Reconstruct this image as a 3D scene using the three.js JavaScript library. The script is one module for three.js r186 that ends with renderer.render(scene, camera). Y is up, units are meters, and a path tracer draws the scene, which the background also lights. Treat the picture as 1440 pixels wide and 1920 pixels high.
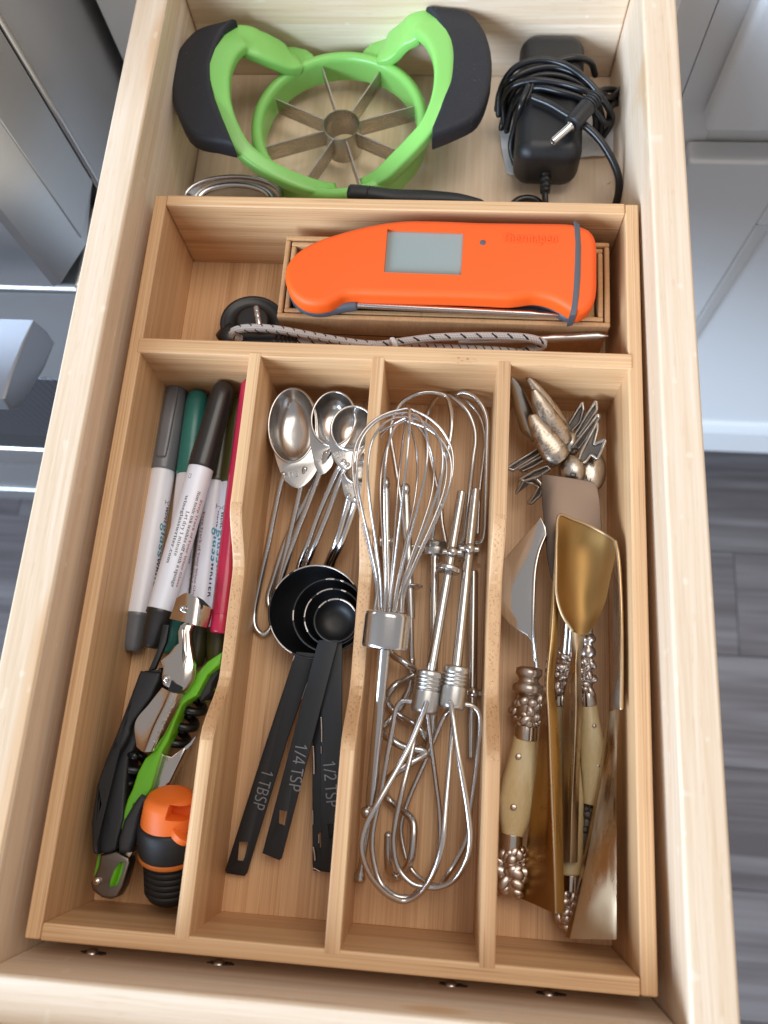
import * as THREE from 'three';
import { RoundedBoxGeometry } from 'three/addons/geometries/RoundedBoxGeometry.js';
import { mergeGeometries, mergeVertices, toCreasedNormals } from 'three/addons/utils/BufferGeometryUtils.js';
import { RectAreaLightUniformsLib } from 'three/addons/lights/RectAreaLightUniformsLib.js';
import { FontLoader } from 'three/addons/loaders/FontLoader.js';
import { TextGeometry } from 'three/addons/geometries/TextGeometry.js';
import { MarchingCubes } from 'three/addons/objects/MarchingCubes.js';
import { Brush, Evaluator, SUBTRACTION } from 'three-bvh-csg';

// ---------------------------------------------------------------- camera, lights, exposure
const scene = new THREE.Scene();
const camera = new THREE.PerspectiveCamera(65.643, 3 / 4, 0.02, 30);
camera.position.set(...[.1606, .346, .2697]);
camera.up.set(...[-0.0488, .2849, -0.9573]);
camera.lookAt(...[.1299, -0.0367, .1574]);
camera.focus = 0.385;
camera.userData.fStop = 8;
scene.add(camera);
const renderer = new THREE.WebGLRenderer({ antialias: true });
renderer.setSize(768, 1024);
renderer.toneMapping = THREE.LinearToneMapping;
renderer.toneMappingExposure = 0.99;
renderer.shadowMap.enabled = true;
RectAreaLightUniformsLib.init();
scene.background = new THREE.Color().setRGB(0.4, 0.395, 0.405);
const areaLight = (color, intensity, w, h, at, to) => {
  const l = new THREE.RectAreaLight(color, intensity, w, h);
  l.position.set(...at); l.lookAt(...to); scene.add(l); return l;
};
const WINDOW = { at: [-1.95, 1.2, 2.2], w: 2.8, h: 1.4, turn: 2.43 };
const LAMP = { at: [0.7, 1.58, -0.35], w: 1.4, d: 1.0 };
const toward = [Math.sin(WINDOW.turn), 0, Math.cos(WINDOW.turn)];
areaLight(new THREE.Color().setRGB(0.62, 0.785, 1.0), 19, WINDOW.w, WINDOW.h, WINDOW.at.map((v, i) => v + toward[i] * 0.05), WINDOW.at.map((v, i) => v + toward[i]));
areaLight(new THREE.Color().setRGB(1.0, 0.93, 0.86), 2.7, LAMP.w, LAMP.d, [LAMP.at[0], LAMP.at[1] - 0.03, LAMP.at[2]], [LAMP.at[0], 0, LAMP.at[2] + 0.0001]);

// ---------------------------------------------------------------- small tools
let seed = 7;
const rnd = () => { seed = (seed + 0x6d2b79f5) | 0; let t = Math.imul(seed ^ (seed >>> 15), 1 | seed); t = (t + Math.imul(t ^ (t >>> 7), 61 | t)) ^ t; return ((t ^ (t >>> 14)) >>> 0) / 4294967296; };
const rr = (a, b) => a + (b - a) * rnd();
const V = (a, b, c) => (Array.isArray(a) ? new THREE.Vector3(...a) : new THREE.Vector3(a, b, c));
const lerp = (a, b, t) => a + (b - a) * t;
const clamp = (x, a = 0, b = 1) => Math.min(b, Math.max(a, x));
const smooth = (a, b, x) => { const t = clamp((x - a) / (b - a)); return t * t * (3 - 2 * t); };
const used = new Map();
const numbered = (n) => { const k = used.get(n) ?? 0; used.set(n, k + 1); return k ? n + '_' + String(k).padStart(3, '0') : n; };
const rgb = (r, g, b) => new THREE.Color().setRGB(r, g, b);
function thing(name, label, category, group) {
  const o = new THREE.Group(); o.name = numbered(name); scene.add(o);
  o.userData = { label, category }; if (group) o.userData.group = group;
  return o;
}
function structure(name) { const o = new THREE.Group(); o.name = name; o.userData = { kind: 'structure' }; scene.add(o); return o; }
function part(name, geo, mat, parent, label) {
  const g = Array.isArray(geo) ? join(geo) : geo;
  const m = new THREE.Mesh(g, mat); m.name = name; m.castShadow = m.receiveShadow = true;
  if (label) m.userData.label = label;
  if (parent) parent.add(m);
  return m;
}
function join(list) {
  const l = list.map((g) => { let h = g.index ? g.toNonIndexed() : g; if (!h.attributes.uv) h.setAttribute('uv', new THREE.BufferAttribute(new Float32Array(h.attributes.position.count * 2), 2)); for (const k of Object.keys(h.attributes)) if (!['position', 'normal', 'uv'].includes(k)) h.deleteAttribute(k); h.clearGroups(); return h; });
  return l.length === 1 ? l[0] : mergeGeometries(l);
}
// sets a thing's own origin at the middle of its foot; parts were built in world coordinates
function settle(o) {
  o.updateMatrixWorld(true);
  const b = new THREE.Box3().setFromObject(o), c = b.getCenter(new THREE.Vector3());
  const base = new THREE.Vector3(c.x, b.min.y, c.z);
  for (const ch of o.children) ch.position.sub(base);
  o.position.copy(base);
  return o;
}
function box(x0, x1, y0, y1, z0, z1, r = 0.0012, seg = 2) {
  const g = new RoundedBoxGeometry(Math.abs(x1 - x0), Math.abs(y1 - y0), Math.abs(z1 - z0), seg, Math.min(r, Math.abs(x1 - x0) / 2.01, Math.abs(y1 - y0) / 2.01, Math.abs(z1 - z0) / 2.01));
  g.translate((x0 + x1) / 2, (y0 + y1) / 2, (z0 + z1) / 2);
  return g;
}
// uv in metres on a board: u along the grain axis, v round the section; each board starts elsewhere in the pattern
function grain(g, axis, tile, off) {
  g = g.index ? g.toNonIndexed() : g;
  const p = g.attributes.position, n = g.attributes.normal, uv = new Float32Array(p.count * 2);
  const o = off ?? [rr(0, 5), rr(0, 5)];
  for (let i = 0; i < p.count; i += 3) {
    const nx = Math.abs(n.getX(i) + n.getX(i + 1) + n.getX(i + 2)), ny = Math.abs(n.getY(i) + n.getY(i + 1) + n.getY(i + 2)), nz = Math.abs(n.getZ(i) + n.getZ(i + 1) + n.getZ(i + 2));
    for (let k = i; k < i + 3; k++) {
      const q = [p.getX(k), p.getY(k), p.getZ(k)];
      const main = nx > ny && nx > nz ? 0 : ny > nz ? 1 : 2;
      let u = q[axis], v;
      if (main === axis) { u = q[(axis + 1) % 3] * 0.3; v = q[(axis + 2) % 3]; }
      else v = q[3 - axis - main] + main * 0.37;
      uv[k * 2] = (u + o[0]) / tile[0]; uv[k * 2 + 1] = (v + o[1]) / tile[1];
    }
  }
  g.setAttribute('uv', new THREE.BufferAttribute(uv, 2));
  return g;
}
function frameOf(A, B, up = [0, 1, 0]) { // x from A to B, y close to up, origin A
  const a = V(A), x = V(B).sub(a), L = x.length(); x.normalize();
  const z = new THREE.Vector3().crossVectors(x, V(up)).normalize(), y = new THREE.Vector3().crossVectors(z, x);
  const m = new THREE.Matrix4().makeBasis(x, y, z).setPosition(a);
  m.L = L; return m;
}
// turned shape about the line A -> B; profile = [[distance from A, radius], ...]
function turned(A, B, profile, seg = 28) {
  const a = V(A), d = V(B).sub(a).normalize();
  const g = new THREE.LatheGeometry(profile.map(([t, r]) => new THREE.Vector2(Math.max(r, 0), t)), seg);
  g.applyQuaternion(new THREE.Quaternion().setFromUnitVectors(new THREE.Vector3(0, 1, 0), d)); g.translate(a.x, a.y, a.z);
  return g;
}
function rod(A, B, r0, r1 = r0, seg = 14) { const L = V(B).sub(V(A)).length(), e = Math.min(r0, r1) * 0.3; return turned(A, B, [[0, 0], [0, r0 - e], [e, r0], [L - e, r1], [L, r1 - e], [L, 0]], seg); }
class Poly extends THREE.Curve { // straight runs between points, corners rounded by a radius
  constructor(pts, r) {
    super(); const P = pts.map((p) => V(p)), path = new THREE.CurvePath();
    let last = P[0];
    for (let i = 1; i < P.length - 1; i++) {
      const a = P[i - 1], b = P[i], c = P[i + 1], ra = Math.min(r, a.distanceTo(b) * 0.49), rc = Math.min(r, b.distanceTo(c) * 0.49);
      const s = b.clone().lerp(a, ra / a.distanceTo(b)), e = b.clone().lerp(c, rc / b.distanceTo(c));
      if (last.distanceTo(s) > 1e-6) path.add(new THREE.LineCurve3(last, s));
      path.add(new THREE.QuadraticBezierCurve3(s, b, e)); last = e;
    }
    path.add(new THREE.LineCurve3(last, P[P.length - 1])); this.path = path;
  }
  getPoint(t, o = new THREE.Vector3()) { return o.copy(this.path.getPoint(t)); }
}
function tube(pts, r, n = 60, seg = 10, closed = false, tension = 0.5) {
  const c = pts.isCurve || pts instanceof THREE.Curve ? pts : new THREE.CatmullRomCurve3(pts.map((p) => V(p)), closed, 'centripetal', tension);
  const g = new THREE.TubeGeometry(c, n, r, seg, closed);
  if (closed) return g;
  const caps = [0, 1].map((t) => { const s = new THREE.SphereGeometry(r, seg, 6); const p = c.getPoint(t); s.translate(p.x, p.y, p.z); return s; });
  return join([g, ...caps]);
}
// tube whose section (half-widths a across, b up) changes along the way: rows [point, a, b]; section is a superellipse
function swept(rows, n = 60, seg = 20, pow = 2, up = [0, 1, 0], cap = true) {
  const c = new THREE.CatmullRomCurve3(rows.map((r) => V(r[0])), false, 'centripetal'), pos = [], uv = [], idx = [];
  const at = (t, k) => { const f = t * (rows.length - 1), i = Math.min(rows.length - 2, Math.floor(f)); return lerp(rows[i][k], rows[i + 1][k], f - i); };
  const U = V(up);
  for (let i = 0; i <= n; i++) {
    const t = i / n, p = c.getPoint(t), d = c.getTangent(t), s = new THREE.Vector3().crossVectors(d, U).normalize(), w = new THREE.Vector3().crossVectors(s, d);
    const e = cap ? Math.sqrt(Math.max(0.0004, 1 - Math.pow(Math.max(0, 1 - Math.min(i, n - i) / Math.max(2, n * 0.04)), 2))) : 1;
    const a = at(t, 1) * e, b = at(t, 2) * e;
    for (let k = 0; k <= seg; k++) {
      const g = (k / seg) * Math.PI * 2, x = Math.cos(g), y = Math.sin(g), q = 2 / pow;
      const q1 = p.clone().addScaledVector(s, a * Math.sign(x) * Math.abs(x) ** q).addScaledVector(w, b * Math.sign(y) * Math.abs(y) ** q);
      pos.push(q1.x, q1.y, q1.z); uv.push(t, k / seg);
      if (i < n && k < seg) { const o = i * (seg + 1) + k; idx.push(o, o + 1, o + seg + 1, o + 1, o + seg + 2, o + seg + 1); }
    }
  }
  for (const end of [0, n]) { const o = end * (seg + 1); for (let k = 1; k < seg - 1; k++) end ? idx.push(o, o + k, o + k + 1) : idx.push(o, o + k + 1, o + k); }
  const g = new THREE.BufferGeometry(); g.setAttribute('position', new THREE.Float32BufferAttribute(pos, 3)); g.setAttribute('uv', new THREE.Float32BufferAttribute(uv, 2)); g.setIndex(idx); g.computeVertexNormals();
  return g;
}
const ring2 = (pts, spline) => { // outline from [x, y] points, optionally smoothed through them
  const s = new THREE.Shape();
  if (spline) { const c = new THREE.CatmullRomCurve3(pts.map((p) => new THREE.Vector3(p[0], p[1], 0)), true, 'centripetal').getPoints(spline).slice(0, -1); s.setFromPoints(c.map((p) => new THREE.Vector2(p.x, p.y))); }
  else s.setFromPoints(pts.map((p) => new THREE.Vector2(p[0], p[1])));
  return s;
};
// a plate whose outline is given over x and z; its top lies at height yTop(x, z)
function plate(outline, thick, yTop, { spline = 0, holes = [], bevel = 0, holeSpline = 0, fine = 0, bevelSegments = 2 } = {}) {
  const s = ring2(outline.map(([x, z]) => [x, -z]), spline);
  for (const h of holes) { const hs = ring2(h.map(([x, z]) => [x, -z]), holeSpline); s.holes.push(hs); }
  let g = new THREE.ExtrudeGeometry(s, { depth: Math.max(1e-5, thick - 2 * bevel), bevelEnabled: bevel > 0, bevelThickness: bevel, bevelSize: bevel, bevelOffset: -bevel, bevelSegments, curveSegments: 8, steps: 1 });
  g.rotateX(-Math.PI / 2); g.translate(0, -thick + bevel, 0);
  if (fine) g = subdivide(g, fine);
  const f = typeof yTop === 'function' ? yTop : () => yTop, p = g.attributes.position;
  for (let i = 0; i < p.count; i++) p.setY(i, p.getY(i) + f(p.getX(i), p.getZ(i)));
  g = creased(g, 0.6);
  return g;
}
const creased = (g, angle) => { g.scale(1000, 1000, 1000); const h = toCreasedNormals(g, angle); h.scale(0.001, 0.001, 0.001); return h; }; // in millimetres: it joins points that are closer than a hundredth
function subdivide(g, max) { // cut triangles until no edge is longer than max
  g = g.index ? g.toNonIndexed() : g;
  let tris = []; const p = g.attributes.position, u = g.attributes.uv;
  for (let i = 0; i < p.count; i += 3) tris.push([0, 1, 2].map((k) => [p.getX(i + k), p.getY(i + k), p.getZ(i + k), u ? u.getX(i + k) : 0, u ? u.getY(i + k) : 0]));
  const out = [], d = (a, b) => Math.hypot(a[0] - b[0], a[1] - b[1], a[2] - b[2]), mid = (a, b) => a.map((x, i) => (x + b[i]) / 2);
  while (tris.length) {
    const t = tris.pop(), e = [d(t[0], t[1]), d(t[1], t[2]), d(t[2], t[0])], k = e.indexOf(Math.max(...e));
    if (e[k] <= max) { out.push(t); continue; }
    const a = t[k], b = t[(k + 1) % 3], c = t[(k + 2) % 3], m = mid(a, b);
    tris.push([a, m, c], [m, b, c]);
  }
  const h = new THREE.BufferGeometry();
  h.setAttribute('position', new THREE.Float32BufferAttribute(out.flatMap((t) => t.flatMap((v) => v.slice(0, 3))), 3));
  h.setAttribute('uv', new THREE.Float32BufferAttribute(out.flatMap((t) => t.flatMap((v) => v.slice(3))), 2));
  h.computeVertexNormals();
  return h;
}
// plane y = a.y + ... through three points
function slope(a, b, c) { const n = new THREE.Vector3().crossVectors(V(b).sub(V(a)), V(c).sub(V(a))); return (x, z) => a[1] - (n.x * (x - a[0]) + n.z * (z - a[2])) / n.y; }
const xz = (pts) => pts.map((p) => [p[0], p[2]]);
const drop = (g, y) => { g.translate(0, y, 0); return g; };

// ---------------------------------------------------------------- procedural surfaces
function hash(x, y, s = 0) { let h = Math.imul(x | 0, 374761393) ^ Math.imul(y | 0, 668265263) ^ Math.imul(s | 0, 2147483647 - 58); h = Math.imul(h ^ (h >>> 13), 1274126177); return ((h ^ (h >>> 16)) >>> 0) / 4294967296; }
function vnoise(x, y, s, px = 0, py = 0) { // value noise, periodic in px, py cells
  const ix = Math.floor(x), iy = Math.floor(y), fx = x - ix, fy = y - iy, a = fx * fx * (3 - 2 * fx), b = fy * fy * (3 - 2 * fy);
  const wx = (i) => (px ? ((i % px) + px) % px : i), wy = (i) => (py ? ((i % py) + py) % py : i);
  return lerp(lerp(hash(wx(ix), wy(iy), s), hash(wx(ix + 1), wy(iy), s), a), lerp(hash(wx(ix), wy(iy + 1), s), hash(wx(ix + 1), wy(iy + 1), s), a), b);
}
function texture(w, h, fn, srgb = true, ch = 4) {
  const d = new Uint8Array(w * h * 4);
  for (let y = 0; y < h; y++) for (let x = 0; x < w; x++) { const c = fn(x / w, y / h, x, y), i = (y * w + x) * 4; d[i] = clamp(c[0]) * 255; d[i + 1] = clamp(c[1]) * 255; d[i + 2] = clamp(c[2]) * 255; d[i + 3] = 255; }
  const t = new THREE.DataTexture(d, w, h); t.wrapS = t.wrapT = THREE.RepeatWrapping; t.magFilter = THREE.LinearFilter; t.minFilter = THREE.LinearMipmapLinearFilter; t.generateMipmaps = true;
  if (srgb) t.colorSpace = THREE.SRGBColorSpace; t.needsUpdate = true; return t;
}
const mixc = (a, b, t) => a.map((x, i) => lerp(x, b[i], t));
// bamboo: glued strips with fine dark fibres along u, now and then a node across a strip
const BT = [0.6, 0.15];
function bambooFn(u, v, s) {
  const strips = 9, k = Math.floor(v * strips), fv = v * strips - k, tone = hash(k, 3, s);
  let t = 0.5 + (tone - 0.5) * 0.5;
  t += (vnoise(u * 6, v * 300, s + 1, 6, 300) - 0.5) * 0.5 + (vnoise(u * 10, v * 620, s + 2, 10, 620) - 0.5) * 0.45 + (vnoise(u * 3, v * 40, s + 3, 3, 40) - 0.5) * 0.5;
  let fibre = smooth(0.78, 0.95, vnoise(u * 14, v * 500, s + 4, 14, 500)) * 0.55;
  const node = hash(k, 9, s), dn = Math.abs(((u - node + 1.5) % 1) - 0.5), spot = smooth(0.55, 0.85, vnoise(u * 420, v * 130, s + 5, 420, 130));
  const nd = smooth(0.012, 0.002, dn) * (hash(k, 12, s) > 0.45 ? 1 : 0);
  fibre = Math.max(fibre, nd * spot * 0.95); t -= nd * 0.12;
  if (fv < 0.02) t -= 0.12;
  return [t, fibre];
}
const bambooTex = texture(1536, 768, (u, v) => { const [t, f] = bambooFn(u, v, 1); return mixc(mixc([0.745, 0.56, 0.385], [0.895, 0.735, 0.55], t), [0.61, 0.40, 0.24], f * 0.8); });
const bambooBump = texture(1024, 512, (u, v) => { const [t, f] = bambooFn(u, v, 1); const q = 0.6 + (t - 0.5) * 0.35 - f * 0.5; return [q, q, q]; }, false);
const bamboo = new THREE.MeshPhysicalMaterial({ map: bambooTex, bumpMap: bambooBump, bumpScale: 0.00012, roughness: 0.5, clearcoat: 0.18, clearcoatRoughness: 0.35 });
const bambooRim = bamboo.clone(); bambooRim.color = rgb(0.97, 0.9, 0.86);
// pale maple of the drawer box
const MT = [0.9, 0.3];
const mapleFn = (u, v) => {
  const warp = vnoise(u * 4, v * 5, 21, 4, 5) * 0.06 + vnoise(u * 9, v * 12, 22, 9, 12) * 0.015, w = v + warp;
  let t = 0.5 + (vnoise(u * 2, w * 16, 23, 2, 0) - 0.5) * 0.45 + (vnoise(u * 5, w * 60, 24, 5, 0) - 0.5) * 0.22 + (vnoise(u * 9, w * 150, 28, 9, 0) - 0.5) * 0.4 + (vnoise(u * 40, v * 400, 25, 40, 400) - 0.5) * 0.22;
  const knot = smooth(0.86, 0.97, vnoise(u * 14, v * 14, 26, 14, 14)) * 0.5;
  const fleck = smooth(0.9, 0.97, vnoise(u * 130, v * 60, 27, 130, 60)) * 0.35;
  const pore = smooth(0.8, 0.95, vnoise(u * 110, v * 520, 29, 110, 520)) * 0.2;
  return [t - pore, knot, fleck];
};
const mapleTex = texture(1536, 1024, (u, v) => { const [t, k, f] = mapleFn(u, v); return mixc(mixc(mixc([0.85, 0.735, 0.60], [0.945, 0.87, 0.785], t), [0.82, 0.63, 0.43], k), [0.97, 0.92, 0.84], f); });
const maple = new THREE.MeshPhysicalMaterial({ map: mapleTex, roughness: 0.62, clearcoat: 0.12, clearcoatRoughness: 0.45 });
// generic fine noise for scratches, rough plastics and brushed steel
const woodBump = texture(1024, 512, (u, v) => { const q = 0.6 + (vnoise(u * 20, v * 260, 38, 20, 260) - 0.5) * 0.5 + (vnoise(u * 60, v * 500, 39, 60, 500) - 0.5) * 0.4 - smooth(0.93, 0.98, vnoise(u * 24, v * 24, 30, 24, 24)) * 0.5; return [q, q, q]; }, false);
maple.bumpMap = woodBump; maple.bumpScale = 0.00016;
const brushedTex = texture(512, 512, (u, v) => { const q = 0.5 + (vnoise(u * 6, v * 256, 31, 6, 256) - 0.5) * 0.7 + (vnoise(u * 20, v * 512, 32, 20, 512) - 0.5) * 0.5; return [q, q, q]; }, false);
const pebbleTex = texture(512, 512, (u, v) => { const q = vnoise(u * 128, v * 128, 33, 128, 128) * 0.6 + vnoise(u * 256, v * 256, 34, 256, 256) * 0.4; return [q, q, q]; }, false);
const smearTex = texture(512, 512, (u, v) => { let q = 0; for (let o = 0, f = 4, a = 0.5; o < 6; o++, f *= 2, a *= 0.55) q += a * vnoise(u * f, v * f, 40 + o, f, f); q = clamp(0.55 + (q - 0.5) * 1.2); return [q, q, q]; }, false);
const steel = new THREE.MeshPhysicalMaterial({ color: rgb(0.62, 0.60, 0.575), metalness: 1, roughness: 0.2 });
const chrome = new THREE.MeshPhysicalMaterial({ color: rgb(0.62, 0.6, 0.585), metalness: 1, roughness: 0.2 });
const satinSteel = new THREE.MeshPhysicalMaterial({ color: rgb(0.6, 0.585, 0.56), metalness: 1, roughness: 0.32 });
const brushedSteel = new THREE.MeshPhysicalMaterial({ color: rgb(0.55, 0.545, 0.54), metalness: 1, roughness: 0.34, bumpMap: brushedTex, bumpScale: 0.00004 });
const plastic = (r, g, b, rough = 0.4, o = {}) => new THREE.MeshPhysicalMaterial({ color: rgb(r, g, b), roughness: rough, ...o });
const blackPlastic = plastic(0.012, 0.012, 0.013, 0.38);
const dustTex = texture(512, 512, (u, v) => { const d = smooth(0.93, 0.97, vnoise(u * 110, v * 110, 35, 110, 110)) * smooth(0.55, 0.7, vnoise(u * 5, v * 5, 36, 5, 5)), q = 0.105 + 0.02 * vnoise(u * 30, v * 30, 37, 30, 30); return mixc([q, q + 0.004, q + 0.03], [0.5, 0.49, 0.47], d * 0.8); });
dustTex.repeat.set(20, 20);
const blackRubber = new THREE.MeshPhysicalMaterial({ map: dustTex, roughness: 0.62, bumpMap: pebbleTex, bumpScale: 0.00003 });


// ---------------------------------------------------------------- the setting
const FLOOR = -0.82, CEIL = 1.62;
{ // dark vinyl planks, laid along x
  const floor = structure('floor');
  const cols = [0, 1, 2, 3].map((k) => texture(512, 256, (u, v) => {
    const w = v + vnoise(u * 3, v * 3, 60 + k, 3, 3) * 0.2; let t = 0.5 + (vnoise(u * 2, w * 12, 61 + k * 5, 2, 0) - 0.5) * 0.9 + (vnoise(u * 12, v * 90, 62 + k * 5, 12, 90) - 0.5) * 0.6;
    return mixc([0.33, 0.305, 0.305], [0.48, 0.455, 0.455], clamp(t + (k - 1.5) * 0.13));
  }));
  const mats = cols.map((m) => new THREE.MeshPhysicalMaterial({ map: m, roughness: 0.42 }));
  part('subfloor', new THREE.BoxGeometry(6, 0.02, 4.4).translate(0, FLOOR - 0.0145, 0.4), plastic(0.03, 0.028, 0.027, 0.9), floor);
  const pw = 0.152, pl = 1.22, geo = [0, 1, 2].map(() => grain(new RoundedBoxGeometry(pl - 0.0008, 0.008, pw - 0.0008, 1, 0.0008), 0, [1.2, 0.3]));
  for (let r = 0; r < 10; r++) for (let c = -1; c < 2; c++) {
    const m = part('plank', geo[(r + c + 3) % 3], mats[Math.floor(hash(r, c, 5) * 4)], floor);
    m.position.set(c * pl + hash(r, 1, 8) * pl - 0.1 + (r === 4 ? 0.02 : 0), FLOOR - 0.0005, -0.265 + r * pw);
  }
}
{ // the ceiling lamp, and the bay window in front to the left: both out of the frame, seen in the metal
  const lamp = thing('ceiling_lamp', 'flat white kitchen ceiling lamp above the open drawer', 'ceiling lamp');
  part('lamp_frame', [box(LAMP.at[0] - LAMP.w / 2 - 0.03, LAMP.at[0] + LAMP.w / 2 + 0.03, LAMP.at[1] + 0.012, CEIL + 0.004, LAMP.at[2] - LAMP.d / 2 - 0.03, LAMP.at[2] + LAMP.d / 2 + 0.03, 0.004)], plastic(0.75, 0.75, 0.75, 0.5), lamp);
  part('diffuser', box(LAMP.at[0] - LAMP.w / 2, LAMP.at[0] + LAMP.w / 2, LAMP.at[1], LAMP.at[1] + 0.01, LAMP.at[2] - LAMP.d / 2, LAMP.at[2] + LAMP.d / 2, 0.003), new THREE.MeshStandardMaterial({ color: 0x222222, emissive: rgb(1, 0.9, 0.8), emissiveIntensity: 1.2, roughness: 0.8 }), lamp);
  settle(lamp);
  const win = thing('kitchen_window', 'daylit bay window standing in front to the left of the drawer', 'window');
  const hw = WINDOW.w / 2, hh = WINDOW.h / 2, white = plastic(0.72, 0.72, 0.7, 0.4), put = (n, g, m) => { g.rotateY(WINDOW.turn); g.translate(...WINDOW.at); part(n, g, m, win); };
  for (const q of [-1, 1]) { put('frame_side', box(q * (hw + 0.026) - 0.025, q * (hw + 0.026) + 0.025, -hh - 0.05, hh + 0.05, -0.03, 0.02, 0.004), white); put('frame_rail', box(-hw, hw, q * (hh + 0.026) - 0.025, q * (hh + 0.026) + 0.025, -0.03, 0.02, 0.004), white); }
  put('muntin', box(-0.015, 0.015, -hh, hh, -0.02, 0.015, 0.003), white);
  put('pane', box(-hw, hw, -hh, hh, -0.012, -0.006, 0.001), new THREE.MeshStandardMaterial({ color: 0x111111, emissive: rgb(0.62, 0.785, 1), emissiveIntensity: 2.2, roughness: 0.6 }));
  settle(win);
}
const whitePaint = new THREE.MeshPhysicalMaterial({ color: rgb(0.74, 0.74, 0.735), roughness: 0.38, bumpMap: pebbleTex, bumpScale: 0.00004 });
{ // painted base cabinet behind and to the right of the drawer
  const cab = thing('base_cabinet', 'white painted base cabinet with drawer front above shaker door beside the open drawer', 'cabinet');
  const zf = -0.165;
  part('frame_stile', box(-0.0735, -0.0295, -0.72, 0.05, zf - 0.02, zf, 0.001), whitePaint, cab);
  part('frame_stile', box(0.2855, 0.3065, -0.72, 0.05, zf - 0.02, zf, 0.0007), whitePaint, cab);
  part('frame_stile', box(0.3071, 0.335, -0.72, 0.05, zf - 0.02, zf, 0.0007), whitePaint, cab);
  part('frame_rail', box(0.335, 0.9, -0.16, -0.09, zf - 0.02, zf - 0.001, 0.001), whitePaint, cab);
  part('frame_rail', box(-0.0295, 0.2855, 0.03, 0.05, zf - 0.02, zf - 0.001, 0.001), whitePaint, cab);
  part('carcass', [box(0.3, 0.9, -0.72, 0.048, zf - 0.5, zf - 0.021, 0.001), box(-0.073, -0.05, -0.72, 0.048, zf - 0.5, zf - 0.021, 0.001), box(-0.05, 0.3, -0.72, -0.1, zf - 0.5, zf - 0.021, 0.001)], whitePaint, cab);
  part('toe_kick', box(-0.073, 0.9, FLOOR + 0.004, -0.721, zf - 0.1, zf - 0.08, 0.001), whitePaint, cab);
  part('drawer_front', box(0.3235, 0.78, -0.1125, 0.04, zf + 0.0015, zf + 0.0205, 0.005, 4), whitePaint, cab);
  const zd = zf + 0.0205, door = part('door', [ // frame of the shaker door, with a bevelled recess
    box(0.322, 0.395, -0.694, -0.139, zf + 0.0015, zd, 0.0025), box(0.70, 0.78, -0.694, -0.139, zf + 0.0015, zd, 0.0025),
    box(0.395, 0.70, -0.21, -0.139, zf + 0.0017, zd - 0.0001, 0.0025), box(0.395, 0.70, -0.694, -0.628, zf + 0.0017, zd - 0.0001, 0.0025)], whitePaint, cab);
  part('door_panel', new THREE.BoxGeometry(0.31, 0.43, 0.006).translate(0.5475, -0.42, zf + 0.0085), whitePaint, door);
  const mould = new THREE.Shape(); mould.moveTo(0, 0); mould.lineTo(0.016, 0); mould.lineTo(0.012, 0.004); mould.lineTo(0.003, 0.0075); mould.lineTo(0, 0.008); mould.closePath();
  const m1 = new THREE.ExtrudeGeometry(mould, { depth: 0.418, bevelEnabled: false }); m1.rotateX(Math.PI / 2); m1.translate(0.3951, -0.2101, 0); m1.translate(0, 0, zf + 0.0115);
  const m2 = m1.clone().applyMatrix4(new THREE.Matrix4().makeRotationZ(Math.PI)).translate(2 * 0.5475, -0.838, 0);
  const h1 = new THREE.ExtrudeGeometry(mould, { depth: 0.305, bevelEnabled: false }); h1.rotateY(-Math.PI / 2); h1.rotateX(-Math.PI / 2); h1.rotateY(0);
  const fixH = (y, flip) => { const s = new THREE.ExtrudeGeometry(mould, { depth: 0.3, bevelEnabled: false }); s.applyMatrix4(new THREE.Matrix4().makeBasis(V(0, flip, 0), V(0, 0, 1), V(flip, 0, 0))); s.translate(flip > 0 ? 0.3975 : 0.6975, y, zf + 0.0115); return s; };
  part('moulding', [m1, m2, fixH(-0.6279, 1), fixH(-0.2101, -1)], whitePaint, door);
  settle(cab);
}
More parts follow.
